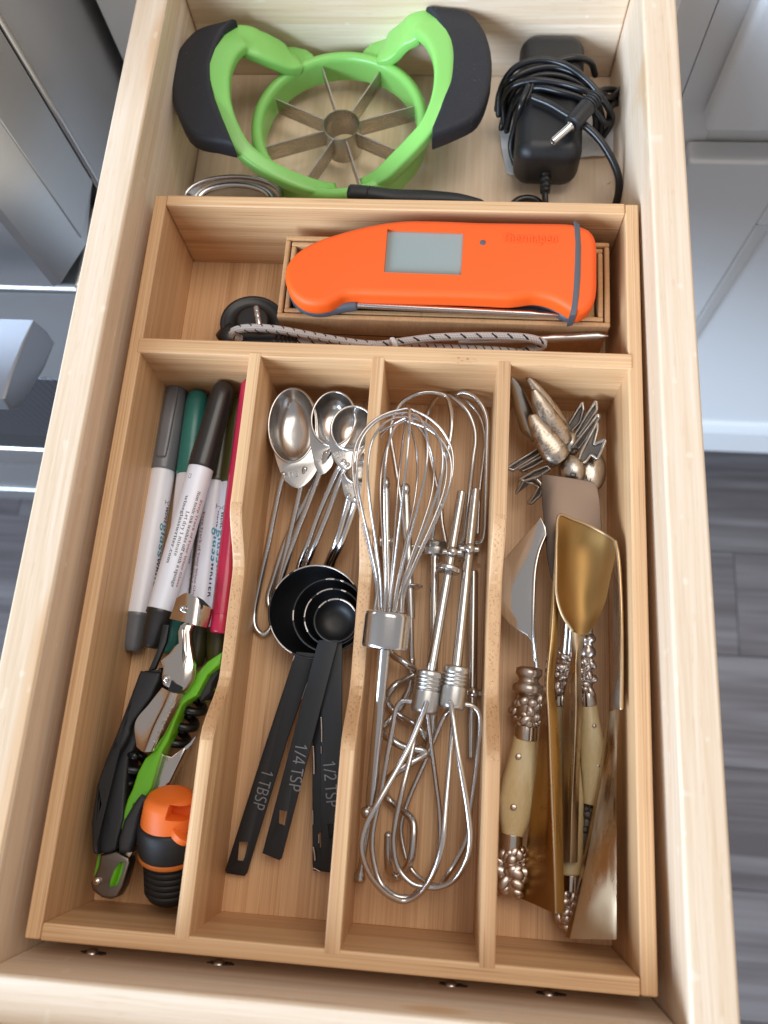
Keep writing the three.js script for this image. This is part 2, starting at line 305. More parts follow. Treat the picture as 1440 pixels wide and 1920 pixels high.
{ // steel range to the left
  const range = thing('kitchen_range', 'brushed stainless steel range with a bar handle, left of the drawer', 'range');
  const xr = -0.079, dark = plastic(0.012, 0.012, 0.014, 0.25);
  part('side_panel', box(xr - 0.003, xr, -0.8, 0.085, -0.60, -0.0755, 0.001), brushedSteel, range);
  part('body', box(-0.8, xr - 0.004, -0.8, 0.083, -0.60, -0.09, 0.002), plastic(0.25, 0.25, 0.25, 0.6), range);
  part('trim_strip', tube([[xr - 0.0012, -0.8, -0.0735], [xr - 0.0012, 0.085, -0.0735]], 0.0026, 4, 10), steel, range);
  part('control_side', box(xr - 0.003, xr - 0.0002, -0.078, 0.085, -0.0695, -0.027, 0.001), brushedSteel, range);
  const sh = ring2([[0, 0], [-0.012, 0.030], [-0.016, 0.0325], [-0.7, 0.0325], [-0.7, -0.04], [-0.004, -0.04]]);
  const cg = new THREE.ExtrudeGeometry(sh, { depth: 0.17, bevelEnabled: true, bevelSize: 0.0015, bevelThickness: 0.0015, bevelOffset: -0.0015, bevelSegments: 3 }); cg.rotateX(Math.PI / 2); cg.translate(xr - 0.0005, 0.085, -0.0285);
  part('control_panel', creased(cg, 0.5), brushedSteel, range);
  const door = part('oven_door', [box(-0.78, xr - 0.004, -0.236, -0.0975, -0.07, -0.001, 0.006, 4), box(-0.78, xr - 0.002, -0.40, -0.2365, -0.07, -0.0035, 0.002)], brushedSteel, range);
  part('oven_window', box(-0.74, xr - 0.012, -0.372, -0.2375, -0.01, -0.002, 0.002), new THREE.MeshPhysicalMaterial({ color: rgb(0.016, 0.016, 0.02), roughness: 0.12, bumpMap: (() => { const t = texture(64, 4, (u) => { const q = Math.abs(((u * 16) % 1) - 0.5) * 2; return [q, q, q]; }, false); t.repeat.set(6, 1); return t; })(), bumpScale: 0.0004 }), door);
  part('window_border', box(-0.75, xr - 0.010, -0.41, -0.3725, -0.012, -0.0025, 0.002), dark, door);
  part('door_trim', box(-0.78, xr - 0.004, -0.464, -0.4115, -0.03, -0.001, 0.004), steel, range);
  part('storage_drawer', [box(-0.78, xr - 0.004, -0.565, -0.466, -0.05, -0.0055, 0.003), box(-0.78, xr - 0.004, -0.605, -0.567, -0.05, -0.003, 0.003)], brushedSteel, range);
  const hs = ring2([[-0.1015, -0.0797, .0315], [-0.1015, -0.096, .0298], [-0.1015, -0.1081, .032], [-0.1015, -0.1024, .053], [-0.1015, -0.0927, .0744], [-0.1015, -0.0846, .0892], [-0.1015, -0.0747, .0943], [-0.1015, -0.0662, .0913], [-0.1015, -0.0679, .074], [-0.1015, -0.0736, .0497]].map((p) => [p[2], p[1]]));
  const hg = new THREE.ExtrudeGeometry(hs, { depth: 0.6, bevelEnabled: true, bevelSize: 0.002, bevelThickness: 0.002, bevelOffset: -0.002, bevelSegments: 3 }); hg.rotateY(-Math.PI / 2); hg.translate(xr - 0.0225, 0, 0);
  part('handle', creased(hg, 0.5), new THREE.MeshPhysicalMaterial({ color: rgb(0.3, 0.3, 0.32), metalness: 1, roughness: 0.42 }), range);
  settle(range);
}


// ---------------------------------------------------------------- the drawer
const DF = -0.0565, DR = 0.018; // drawer floor and drawer rim heights
{
  const d = thing('drawer', 'pale maple drawer box pulled out from its white cabinet', 'drawer');
  const zb = -0.137, zf = 0.3625;
  const wall = (x0, x1, lean) => { // side: inner face from x0 at the back to x1 at the front
    const t = 0.0175 * lean, g = box(0, 0.0175, -0.078, DR, zb - 0.0172, zf + 0.0172, 0.0016, 3), p = g.attributes.position;
    const h = grain(g, 2, MT); const q = h.attributes.position;
    for (let i = 0; i < q.count; i++) { const f = (q.getZ(i) - zb) / (zf - zb); q.setX(i, lerp(x0, x1, f) + (lean > 0 ? q.getX(i) : q.getX(i) - 0.0175)); }
    return h;
  };
  part('side_panel', wall(-0.0045, -0.0065, -1), maple, d);
  part('side_panel', wall(0.2495, 0.2565, 1), maple, d);
  part('back_panel', grain(box(-0.0043, 0.2493, -0.0775, DR - 0.0003, zb - 0.0172, zb, 0.0016, 3), 0, MT), maple, d);
  part('front_panel', grain(box(-0.0063, 0.2563, -0.0775, DR - 0.0003, zf, zf + 0.017, 0.0016, 3), 0, MT), maple, d);
  part('bottom_panel', grain(box(-0.0035, 0.2545, DF - 0.006, DF, zb + 0.0004, zf - 0.0004, 0.0005), 2, MT), maple, d);
  const face = part('drawer_face', box(-0.045, 0.3075, -0.115, DR + 0.006, zf + 0.0176, zf + 0.037, 0.004), whitePaint, d);
  // screws driven through the front board, with splintered holes round them
  for (const [x, y] of [[.0221, -0.021, .3622], [.0762, -0.0229, .3622], [.1734, -0.0237, .3622], [.2131, -0.0239, .3622]]) {
    part('screw', turned([x - 0.001, y, zf - 0.0018], [x - 0.001, y, zf + 0.004], [[0, 0], [0, 0.0012], [0.0006, 0.002], [0.0014, 0.0026], [0.003, 0.0027]], 16), satinSteel, d);
    const rim = []; for (let i = 0; i < 26; i++) { const a = (i / 26) * Math.PI * 2, r = rr(0.8, 1.15) * (0.0026 + 0.003 * Math.abs(Math.cos(a))); rim.push(new THREE.Vector2(r * Math.cos(a), 0.55 * r * Math.sin(a))); }
    part('screw_hole', new THREE.ExtrudeGeometry(new THREE.Shape(rim), { depth: 0.001, bevelEnabled: false }).translate(x, y, zf - 0.0005), plastic(0.05, 0.03, 0.018, 0.9), d);
  }
  settle(d);
}
// ---------------------------------------------------------------- the bamboo tray
const cutTex = texture(512, 512, (u, v) => { const t = 0.5 + (vnoise(u * 6, v * 20, 101, 6, 20) - 0.5) * 0.6, dot = smooth(0.7, 0.86, vnoise(u * 75, v * 110, 102, 75, 110)); return mixc(mixc([0.76, 0.58, 0.41], [0.86, 0.69, 0.505], t), [0.56, 0.37, 0.22], dot * 0.45); });
const cutMat = new THREE.MeshPhysicalMaterial({ map: cutTex, roughness: 0.6 });
const TL = 0.3545, TW = 0.25, TT = 0.0066, TF = -0.05; // length, width, wall thickness, inner floor
{
  const t = thing('utensil_tray', 'bamboo utensil tray with four long compartments and one across the back', 'utensil tray');
  const bot = TF - 0.0058;
  part('side_wall', grain(box(0, TT, bot, 0, 0.0002, TL - 0.0002, 0.0009), 2, BT), bamboo, t);
  part('side_wall', grain(box(TW - TT, TW, bot, 0, 0.0002, TL - 0.0002, 0.0009), 2, BT), bamboo, t);
  part('end_wall', grain(box(TT + 0.0001, TW - TT - 0.0001, bot, 0.0003, 0, TT, 0.0009), 0, BT), bamboo, t);
  part('end_wall', grain(box(TT + 0.0001, TW - TT - 0.0001, bot, 0.0003, TL - TT, TL, 0.0009), 0, BT), bamboo, t);
  part('cross_divider', grain(box(TT - 0.002, TW - TT + 0.002, TF, 0.0005, 0.0841, 0.0923, 0.0009), 0, BT), bamboo, t);
  part('base', grain(box(TT, TW - TT, bot, TF, TT, TL - TT, 0.0003), 2, BT), bamboo, t);
  const z0 = 0.0923, z1 = TL - TT, dip = (z) => -0.0185 * (smooth(0.1675, 0.197, z) - smooth(0.243, 0.2725, z));
  for (const [x0, x1] of [[0.0614, 0.0674], [0.1217, 0.128], [0.1822, 0.1884]]) {
    const s = new THREE.Shape(); s.moveTo(z0 - 0.0015, TF); s.lineTo(z1 + 0.0015, TF); s.lineTo(z1 + 0.0015, 0.0007);
    for (let i = 60; i >= 0; i--) { const z = lerp(z0 - 0.0015, z1 + 0.0015, i / 60); s.lineTo(z, 0.0007 + dip(z)); }
    const g = new THREE.ExtrudeGeometry(s, { depth: x1 - x0 - 0.0014, bevelEnabled: true, bevelSize: 0.0007, bevelThickness: 0.0007, bevelOffset: -0.0007, bevelSegments: 2 });
    g.applyMatrix4(new THREE.Matrix4().makeBasis(V(0, 0, 1), V(0, 1, 0), V(-1, 0, 0))); g.translate(x1 - 0.0007, 0, 0);
    const dv = part('divider', grain(creased(g, 0.5), 2, BT), bamboo, t);
    const pos = [], uv = [], idx = [], N = 44; // the scooped finger cut, where the fibres were sawn across
    for (let i = 0; i <= N; i++) { const z = lerp(0.1672, 0.2728, i / N); for (const x of [x0 + 0.00075, x1 - 0.00075]) { pos.push(x, 0.00078 + dip(z), z); uv.push(z / 0.05 + x0 * 9, (x - x0) / 0.05); } if (i < N) { const o = 2 * i; idx.push(o, o + 2, o + 1, o + 1, o + 2, o + 3); } }
    const cg = new THREE.BufferGeometry(); cg.setAttribute('position', new THREE.Float32BufferAttribute(pos, 3)); cg.setAttribute('uv', new THREE.Float32BufferAttribute(uv, 2)); cg.setIndex(idx); cg.computeVertexNormals();
    part('finger_cut', cg, cutMat, dv);
  }
  settle(t);
}


// ---------------------------------------------------------------- lettering and cut-outs
const font = await new FontLoader().loadAsync('fonts/droid/droid_sans_bold.typeface.json');
const fontLight = await new FontLoader().loadAsync('fonts/droid/droid_sans_regular.typeface.json');
// raised letters from A to B lying on a surface with the given normal
function letters(str, A, B, height, depth, { normal = [0, 1, 0], f = font, squeeze = true } = {}) {
  const g = new TextGeometry(str, { font: f, size: height, depth, curveSegments: 3, bevelEnabled: false });
  g.computeBoundingBox(); const bb = g.boundingBox, a = V(A), x = V(B).sub(a), L = x.length(); x.normalize();
  g.translate(-bb.min.x, 0, 0); if (squeeze) g.scale(L / (bb.max.x - bb.min.x), 1, 1);
  const n = V(normal).addScaledVector(x, -V(normal).dot(x)).normalize(), y = new THREE.Vector3().crossVectors(n, x);
  g.applyMatrix4(new THREE.Matrix4().makeBasis(x, y, n).setPosition(a));
  return g;
}
function sheet(rows, thick, crease = 0.5) { // lofted metal sheet: rows of points across, each [x, y, z]; both faces and an edge
  const n = rows.length, m = rows[0].length, curves = rows.map((r) => new THREE.CatmullRomCurve3(r.map((p) => V(p)), false, 'centripetal')), along = [], M = 16, N = 40;
  for (let j = 0; j <= M; j++) along.push(new THREE.CatmullRomCurve3(curves.map((c) => c.getPoint(j / M)), false, 'centripetal'));
  const top = []; for (let i = 0; i <= N; i++) for (let j = 0; j <= M; j++) top.push(along[j].getPoint(i / N));
  const pos = [], idx = [], uv = [], W = M + 1;
  for (const side of [0, 1]) for (let i = 0; i <= N; i++) for (let j = 0; j <= M; j++) { const p = top[i * W + j]; pos.push(p.x, p.y - side * thick, p.z); uv.push(j / M * 0.5, i / N); }
  const o = (N + 1) * W, q = (a, b, c, d) => idx.push(a, b, c, b, d, c);
  for (let i = 0; i < N; i++) for (let j = 0; j < M; j++) { const a = i * W + j; q(a, a + W, a + 1, a + W + 1); q(o + a, o + a + 1, o + a + W, o + a + W + 1); }
  for (let i = 0; i < N; i++) { const a = i * W, b = a + M; q(a, o + a, a + W, o + a + W); q(b, b + W, o + b, o + b + W); }
  for (let j = 0; j < M; j++) { q(j, j + 1, o + j, o + j + 1); const a = N * W + j; q(a, o + a, a + 1, o + a + 1); }
  const g = new THREE.BufferGeometry(); g.setAttribute('position', new THREE.Float32BufferAttribute(pos, 3)); g.setAttribute('uv', new THREE.Float32BufferAttribute(uv, 2)); g.setIndex(idx);
  return creased(g, crease);
}


// ---------------------------------------------------------------- behind the tray: apple slicer, power adapter, odds and ends
{
  const s = thing('apple_slicer', 'green apple slicer with black grips and eight steel blades', 'apple slicer');
  const green = plastic(0.25, 0.6, 0.13, 0.36, { clearcoat: 0.15, clearcoatRoughness: 0.3 });
  const RB = -0.0475, c = [0.0876, 0, -0.0775], top = -0.0305, rOut = 0.0526, rIn = 0.0455;
  const prof = [[rIn + 0.0005, RB], [rOut - 0.002, RB], [rOut - 0.0008, RB + 0.0015], [rOut, top - 0.005], [rOut - 0.0006, top - 0.0016], [rOut - 0.0025, top], [rIn + 0.0022, top], [rIn + 0.0004, top - 0.0014], [rIn, top - 0.004], [rIn + 0.0005, RB]];
  part('ring', new THREE.LatheGeometry(prof.map(([r, y]) => new THREE.Vector2(r, y)), 96).translate(c[0], 0, c[2]), green, s);
  const mm = 0.00038; // half widths below were read off in hundredths of the ring
  const arm = (pts, w, h, root) => swept([[root, w[0] * 1.25 * mm, 0.0045], ...pts.map((p, i) => [p, w[i] * mm, h[i] / 1250])], 90, 36, 3.8, [0, 1, 0], false);
  part('handle', arm([[.0576, -0.0345, -0.1232], [.0526, -0.0295, -0.1204], [.0455, -0.0235, -0.1189], [.0371, -0.018, -0.1182], [.028, -0.0135, -0.1173], [.0222, -0.011, -0.1079], [.0203, -0.0098, -0.0936], [.0217, -0.0098, -0.0808], [.0249, -0.0108, -0.0677], [.0302, -0.013, -0.0552], [.0378, -0.0165, -0.0436], [.0487, -0.0215, -0.0372], [.0627, -0.0275, -0.0331], [.0772, -0.0335, -0.0321], [.0877, -0.0405, -0.0358]], [27, 27, 27, 27, 27, 25, 20, 16, 14, 13, 13, 13, 13, 13, 13, 11], [4.4, 5, 5, 5, 5, 5, 5, 5, 5, 5, 5, 5, 5, 4.6, 4, 3], [0.0601, -0.037, -0.1186]), green, s);
  part('handle', arm([[.1083, -0.0345, -0.1288], [.1141, -0.0295, -0.128], [.1204, -0.0235, -0.1284], [.126, -0.018, -0.1284], [.1344, -0.0135, -0.1286], [.1412, -0.0115, -0.121], [.1461, -0.0105, -0.1073], [.1479, -0.0105, -0.0945], [.1477, -0.011, -0.0802], [.1451, -0.0125, -0.0678], [.1403, -0.0155, -0.0576], [.1332, -0.02, -0.0511], [.125, -0.0255, -0.0452], [.1151, -0.032, -0.0393], [.1038, -0.0395, -0.0382]], [27, 27, 27, 27, 27, 24, 18, 15, 14, 13, 13, 13.5, 14, 14, 14, 11], [4, 5, 5, 5, 5, 5, 5, 5, 5, 5, 5, 5, 5, 4.6, 4, 3], [0.1068, -0.037, -0.1232]), green, s);
  const Lb = [[.0268, -0.01, -0.1241], [.0212, -0.01, -0.1235], [.0153, -0.01, -0.1225], [.0103, -0.01, -0.1217], [.0061, -0.01, -0.1203], [.0031, -0.01, -0.1187], [.0009, -0.01, -0.1165], [-0.0021, -0.01, -0.1126], [-0.0046, -0.01, -0.1079], [-0.0064, -0.01, -0.1029], [-0.0071, -0.01, -0.0971], [-0.007, -0.01, -0.0845], [-0.0058, -0.01, -0.0774], [-0.0038, -0.01, -0.0707], [-0.0017, -0.01, -0.0644], [.0009, -0.01, -0.0589], [.004, -0.01, -0.0528], [.0075, -0.01, -0.0474], [.011, -0.01, -0.0439], [.0153, -0.01, -0.0415], [.0203, -0.01, -0.0399], [.0252, -0.01, -0.0388], [.0371, -0.01, -0.0351], [.0326, -0.01, -0.0446], [.0272, -0.01, -0.056], [.0216, -0.01, -0.0687], [.0178, -0.01, -0.0817], [.0163, -0.01, -0.093], [.0173, -0.01, -0.1045], [.0206, -0.01, -0.1158]];
  const Rb = [[.1356, -0.01, -0.1357], [.1448, -0.01, -0.1361], [.1536, -0.01, -0.1361], [.1576, -0.01, -0.1353], [.1607, -0.01, -0.1337], [.1645, -0.01, -0.1302], [.1673, -0.01, -0.126], [.1702, -0.01, -0.1206], [.1722, -0.01, -0.1141], [.1736, -0.01, -0.1077], [.1744, -0.01, -0.1013], [.1746, -0.01, -0.0938], [.1743, -0.01, -0.0865], [.1733, -0.01, -0.0795], [.1718, -0.01, -0.0726], [.1699, -0.01, -0.0668], [.1678, -0.01, -0.0625], [.1658, -0.01, -0.06], [.1633, -0.01, -0.0579], [.1582, -0.01, -0.0543], [.1521, -0.01, -0.0503], [.1436, -0.01, -0.0456], [.1435, -0.01, -0.0533], [.147, -0.01, -0.0659], [.1494, -0.01, -0.0815], [.1502, -0.01, -0.0963], [.1491, -0.01, -0.1079], [.1462, -0.01, -0.1186], [.1415, -0.01, -0.1282]];
  part('grip', plate(xz(Lb), 0.0125, (x, z) => -0.0055 - 0.1 * (0.03 - x) * 0 + 0.12 * (x - 0.01), { bevel: 0.0032, bevelSegments: 5, fine: 0.008 }), blackRubber, s);
  part('grip', plate(xz(Rb), 0.0125, (x, z) => -0.0075 - 0.1 * (x - 0.155), { bevel: 0.0032, bevelSegments: 5, fine: 0.008 }), blackRubber, s);
  const stained = new THREE.MeshPhysicalMaterial({ color: rgb(0.5, 0.46, 0.42), metalness: 1, roughness: 0.6, roughnessMap: smearTex });
  const hub = [c[0] + 0.0012, 0, c[2] + 0.0005], hr = 0.0107;
  part('core_ring', new THREE.LatheGeometry([[hr - 0.0004, DF + 0.004], [hr + 0.0003, DF + 0.004], [hr + 0.0003, -0.0335], [hr - 0.0004, -0.0335], [hr - 0.0004, DF + 0.004]].map(([r, y]) => new THREE.Vector2(r, y)), 48).translate(hub[0], 0, hub[2]), stained, s);
  for (let k = 0; k < 8; k++) {
    const a = THREE.MathUtils.degToRad(22.5 + 45 * k - 3), g = new THREE.BoxGeometry(rIn - hr + 0.001, 0.0115, 0.0007);
    g.translate((rIn + hr) / 2, -0.0402 - (k % 2) * 0.0006, 0); g.rotateY(a); g.translate(hub[0], 0, hub[2]);
    part('blade', g, stained, s);
  }
  settle(s);
}
{
  const a = thing('power_adapter', 'black plug-in power adapter wrapped in its own cable', 'power adapter');
  const shell = plastic(0.011, 0.011, 0.012, 0.45, { bumpMap: pebbleTex, bumpScale: 0.00002 }), cable = plastic(0.009, 0.009, 0.01, 0.3);
  const g = new RoundedBoxGeometry(0.0375, 0.031, 0.088, 8, 0.0095); g.rotateY(-0.02); g.translate(0.2095, DF + 0.0005 + 0.0175, -0.0935);
  part('case', g, shell, a);
  part('case_foot', new RoundedBoxGeometry(0.04, 0.014, 0.06, 6, 0.006).rotateY(-0.02).translate(0.2095, DF + 0.0072, -0.093), shell, a);
  const pc = [[.1988, -0.0225, -0.1072], [.2226, -0.0225, -0.1073]], coil = [];
  const arcs = [
    [[.1806, -0.04, -0.0915], [.1811, -0.03, -0.1011], [.1878, -0.022, -0.1073], [.2011, -0.019, -0.1104], [.2146, -0.019, -0.1075], [.228, -0.019, -0.0963], [.2386, -0.024, -0.0864], [.2451, -0.034, -0.0829], [.2425, -0.045, -0.0816]],
    [[.1797, -0.044, -0.0991], [.1807, -0.034, -0.1024], [.1861, -0.024, -0.101], [.1984, -0.021, -0.1056], [.2104, -0.021, -0.1072], [.2241, -0.022, -0.1023], [.2356, -0.028, -0.0978], [.2468, -0.038, -0.1]],
    [[.1841, -0.044, -0.0894], [.1828, -0.034, -0.0954], [.1862, -0.024, -0.0956], [.1983, -0.019, -0.0957], [.2132, -0.019, -0.0939], [.2267, -0.02, -0.0902], [.238, -0.028, -0.0922], [.2464, -0.036, -0.1019], [.252, -0.036, -0.1085]],
    [[.183, -0.05, -0.091], [.1851, -0.04, -0.0973], [.1905, -0.026, -0.0992], [.2016, -0.022, -0.1021], [.2166, -0.022, -0.1011], [.2304, -0.024, -0.0931], [.2392, -0.034, -0.0866], [.2406, -0.046, -0.0813]],
    [[.1862, -0.05, -0.0891], [.188, -0.036, -0.0916], [.1945, -0.025, -0.0926], [.2078, -0.023, -0.0934], [.2227, -0.023, -0.0898], [.2332, -0.028, -0.0846], [.238, -0.044, -0.0825]],
    [[.2104, -0.021, -0.1111], [.2226, -0.022, -0.1152], [.2321, -0.028, -0.1177], [.2361, -0.036, -0.1173]],
    [[.1958, -0.02, -0.0925], [.192, -0.022, -0.0822], [.19, -0.034, -0.0784], [.1886, -0.044, -0.0723], [.1916, -0.048, -0.0652], [.1992, -0.048, -0.0608], [.2076, -0.046, -0.0611]],
    [[.1979, -0.021, -0.0943], [.1942, -0.026, -0.0841], [.192, -0.036, -0.0784], [.1913, -0.046, -0.0722], [.1962, -0.05, -0.0658]],
    [[.1859, -0.046, -0.0874], [.1898, -0.03, -0.0936], [.1987, -0.022, -0.0934], [.2134, -0.02, -0.089], [.2289, -0.024, -0.0863], [.2414, -0.032, -0.0784], [.2451, -0.036, -0.0942], [.2497, -0.04, -0.1019], [.249, -0.038, -0.107], [.243, -0.034, -0.1045], [.2324, -0.024, -0.0916]]];
  part('cable', arcs.map((p) => tube(p, 0.00185, 60, 10)), cable, a);
  part('free_cable', tube([[.1985, -0.0195, -0.0843], [.2074, -0.0195, -0.0799], [.2169, -0.0195, -0.0731], [.228, -0.0195, -0.0646], [.2357, -0.022, -0.058], [.2425, -0.026, -0.0499], [.2477, -0.032, -0.0422], [.249, -0.038, -0.0372], [.2483, -0.046, -0.032]], 0.0021, 60, 12), cable, a);
  const A = [.2326, -0.013, -0.0801], B = [.2189, -0.0135, -0.0604], n = V(B).sub(V(A)), L = n.length();
  part('plug', turned(A, B, [[0, 0], [0, 0.0028], [L * 0.4, 0.0042], [L * 0.42, 0.0048], [L * 0.96, 0.0048], [L, 0.0042], [L, 0]], 24), shell, a);
  part('plug_ribs', [0, 1, 2, 3, 4].map((k) => { const t = 0.06 + k * 0.08, p = V(A).lerp(V(B), t); return turned(p.toArray(), B, [[0, 0], [0, 0.0041 + k * 0.0001], [0.0004, 0.0045 + k * 0.0001], [0.0011, 0.0045 + k * 0.0001], [0.0015, 0.0041], [0.0015, 0]], 24); }), shell, a);
  const C0 = V(B).addScaledVector(n.clone().normalize(), 0.0005).toArray(), D0 = [.2088, -0.0145, -0.0499], l2 = V(D0).sub(V(C0)).length();
  part('barrel_tip', turned(C0, D0, [[0, 0], [0, 0.0026], [0.001, 0.0028], [0.0016, 0.0021], [l2 - 0.0004, 0.0021], [l2, 0.0018], [l2, 0.0011], [l2 - 0.004, 0.001], [l2 - 0.004, 0]], 24), chrome, a);
  const E0 = [.2087, -0.038, -0.0618], F0 = [.2088, -0.044, -0.0404], l3 = V(F0).sub(V(E0)).length(), ribs = [[0, 0], [0, 0.0038]];
  for (let k = 0; k < 6; k++) { const t = l3 * (0.1 + k * 0.15), r = 0.0037 - k * 0.00012; ribs.push([t, r], [t + 0.0002, r - 0.001], [t + 0.0011, r - 0.001], [t + 0.0013, r - 0.0001]); }
  ribs.push([l3, 0.0027], [l3, 0]);
  part('strain_relief', turned(E0, F0, ribs, 24), shell, a);
  part('lead', tube([F0, [.2096, -0.047, -0.0344], [.2112, -0.052, -0.031]], 0.0018, 16, 10), cable, a);
  part('lead_loop', tube([[.1892, -0.05, -0.0315], [.193, -0.05, -0.0389], [.1991, -0.05, -0.0412], [.2053, -0.05, -0.0392], [.2091, -0.05, -0.032]], 0.0022, 30, 10), cable, a);
  settle(a);
  const paper = thing('paper_scrap', 'crumpled white paper scrap under the black power adapter', 'paper');
  const f = (x, z) => DF + 0.0022 + 0.0012 * Math.sin(x * 260) * Math.cos(z * 190) + 0.0006 * Math.sin(z * 600 + x * 300);
  part('sheet', plate(xz([[.1807, -0.055, -0.1156], [.2505, -0.055, -0.1024], [.2502, -0.055, -0.079], [.2439, -0.055, -0.0755], [.2297, -0.055, -0.0745], [.1905, -0.055, -0.0608], [.1873, -0.055, -0.0637], [.1837, -0.055, -0.0799]]), 0.0004, f, { fine: 0.006 }), plastic(0.72, 0.72, 0.72, 0.8), paper);
  settle(paper);
}
{
  const o = thing('steel_ring', 'oval polished steel ring lying behind the tray under the apple slicer', 'steel ring');
  const c = [.0305, -0.034, -0.0236], pts = (a, b, y) => Array.from({ length: 24 }, (_, i) => { const t = (i / 24) * Math.PI * 2; return [c[0] + a * Math.cos(t), y, c[2] - 0.002 + b * Math.sin(t)]; });
  const band = (a0, b0, y0, a1, b1, y1) => { const P0 = pts(a0, b0, y0), P1 = pts(a1, b1, y1), pos = [], idx = []; for (let i = 0; i < 24; i++) { pos.push(...P0[i], ...P1[i]); const j = (i + 1) % 24; idx.push(2 * i, 2 * i + 1, 2 * j, 2 * i + 1, 2 * j + 1, 2 * j); } const g = new THREE.BufferGeometry(); g.setAttribute('position', new THREE.Float32BufferAttribute(pos, 3)); g.setIndex(idx); g.computeVertexNormals(); return g; };
  part('outer_rim', tube(pts(0.0285, 0.0145, -0.034), 0.0011, 90, 10, true), chrome, o);
  part('collar', band(0.0285, 0.0145, -0.0335, 0.0235, 0.0118, -0.0375), chrome, o);
  part('inner_rim', tube(pts(0.0215, 0.0108, -0.037), 0.0022, 90, 12, true), steel, o);
  part('foot', band(0.027, 0.0135, -0.0345, 0.0245, 0.0125, DF + 0.0005), steel, o);
  settle(o);
  const h = thing('slim_handle', 'slim black utensil handle poking up behind the tray wall', 'utensil handle');
  part('grip', swept([[[.0978, -0.022, -0.0206], 0.0046, 0.0045], [[.1103, -0.022, -0.0198], 0.0044, 0.0042], [[.1243, -0.024, -0.0196], 0.0045, 0.004], [[.142, -0.025, -0.0201], 0.0045, 0.004], [[.1596, -0.027, -0.021], 0.0036, 0.0034], [[.1744, -0.03, -0.0208], 0.0022, 0.0022]], 60, 20, 2.4), plastic(0.012, 0.013, 0.014, 0.5), h);
  part('seam', turned([.1097, -0.022, -0.0198], [.1115, -0.022, -0.0195], [[0, 0], [0, 0.0047], [0.0006, 0.0048], [0.0008, 0.0046], [0.0008, 0]], 24), plastic(0.02, 0.02, 0.022, 0.4), h);
  settle(h);
}

{
  const w = thing('wood_splinter', 'tiny pale wood splinter on the drawer floor beside the adapter cable', 'splinter');
  part('chip', plate([[0.2464, -0.0574], [0.2477, -0.0593], [0.2495, -0.0601], [0.2489, -0.0586], [0.2470, -0.0570]], 0.0006, -0.0558, {}), plastic(0.75, 0.62, 0.42, 0.8), w);
  settle(w);
}


// ---------------------------------------------------------------- the back compartment: carton, thermometer, probe
const kraftTex = texture(512, 512, (u, v) => { const t = 0.5 + (vnoise(u * 200, v * 30, 71, 200, 30) - 0.5) * 0.5 + (vnoise(u * 20, v * 20, 72, 20, 20) - 0.5) * 0.4, s = smooth(0.9, 0.97, vnoise(u * 60, v * 60, 73, 60, 60)) * 0.3; return mixc(mixc([0.70, 0.53, 0.36], [0.79, 0.62, 0.44], t), [0.40, 0.26, 0.14], s); });
const kraft = new THREE.MeshPhysicalMaterial({ map: kraftTex, roughness: 0.85 });
{
  const b = thing('carton', 'open kraft cardboard carton holding the orange thermometer', 'carton');
  const x0 = 0.0695, x1 = 0.238, z0 = 0.0145, z1 = 0.0632, ring = (n, x0, x1, z0, z1, y0, y1, t) => {
    for (const [a, c, d, e, ax] of [[x0, x1, z0, z0 + t, 0], [x0, x1, z1 - t, z1, 0], [x0, x0 + t, z0 + t - 0.0002, z1 - t + 0.0002, 2], [x1 - t, x1, z0 + t - 0.0002, z1 - t + 0.0002, 2]])
      part(n, grain(box(a, c, y0, y1 - (ax ? 0.0003 : 0), d, e, 0.0009, 2), ax, [0.1, 0.1]), kraft, b);
  };
  ring('outer_wall', x0, x1, z0, z1, TF + 0.0004, -0.0118, 0.0026);
  ring('inner_wall', x0 + 0.0033, x1 - 0.0033, z0 + 0.0033, z1 - 0.0033, -0.035, -0.0124, 0.0026);
  part('insert', grain(box(x0 + 0.0068, x1 - 0.0068, -0.03, -0.0172, z0 + 0.0068, z1 - 0.0068, 0.0006), 0, [0.1, 0.1]), kraft, b);
  part('print_line', [[606, 626, 775, 634], [606, 626, 606, 640]].map(([a, c, d, e]) => rod([.0915, -0.0279, .0633], [.1394, -0.0288, .0633], 0.00018)), plastic(0.05, 0.04, 0.03, 0.8), b);
  settle(b);
}
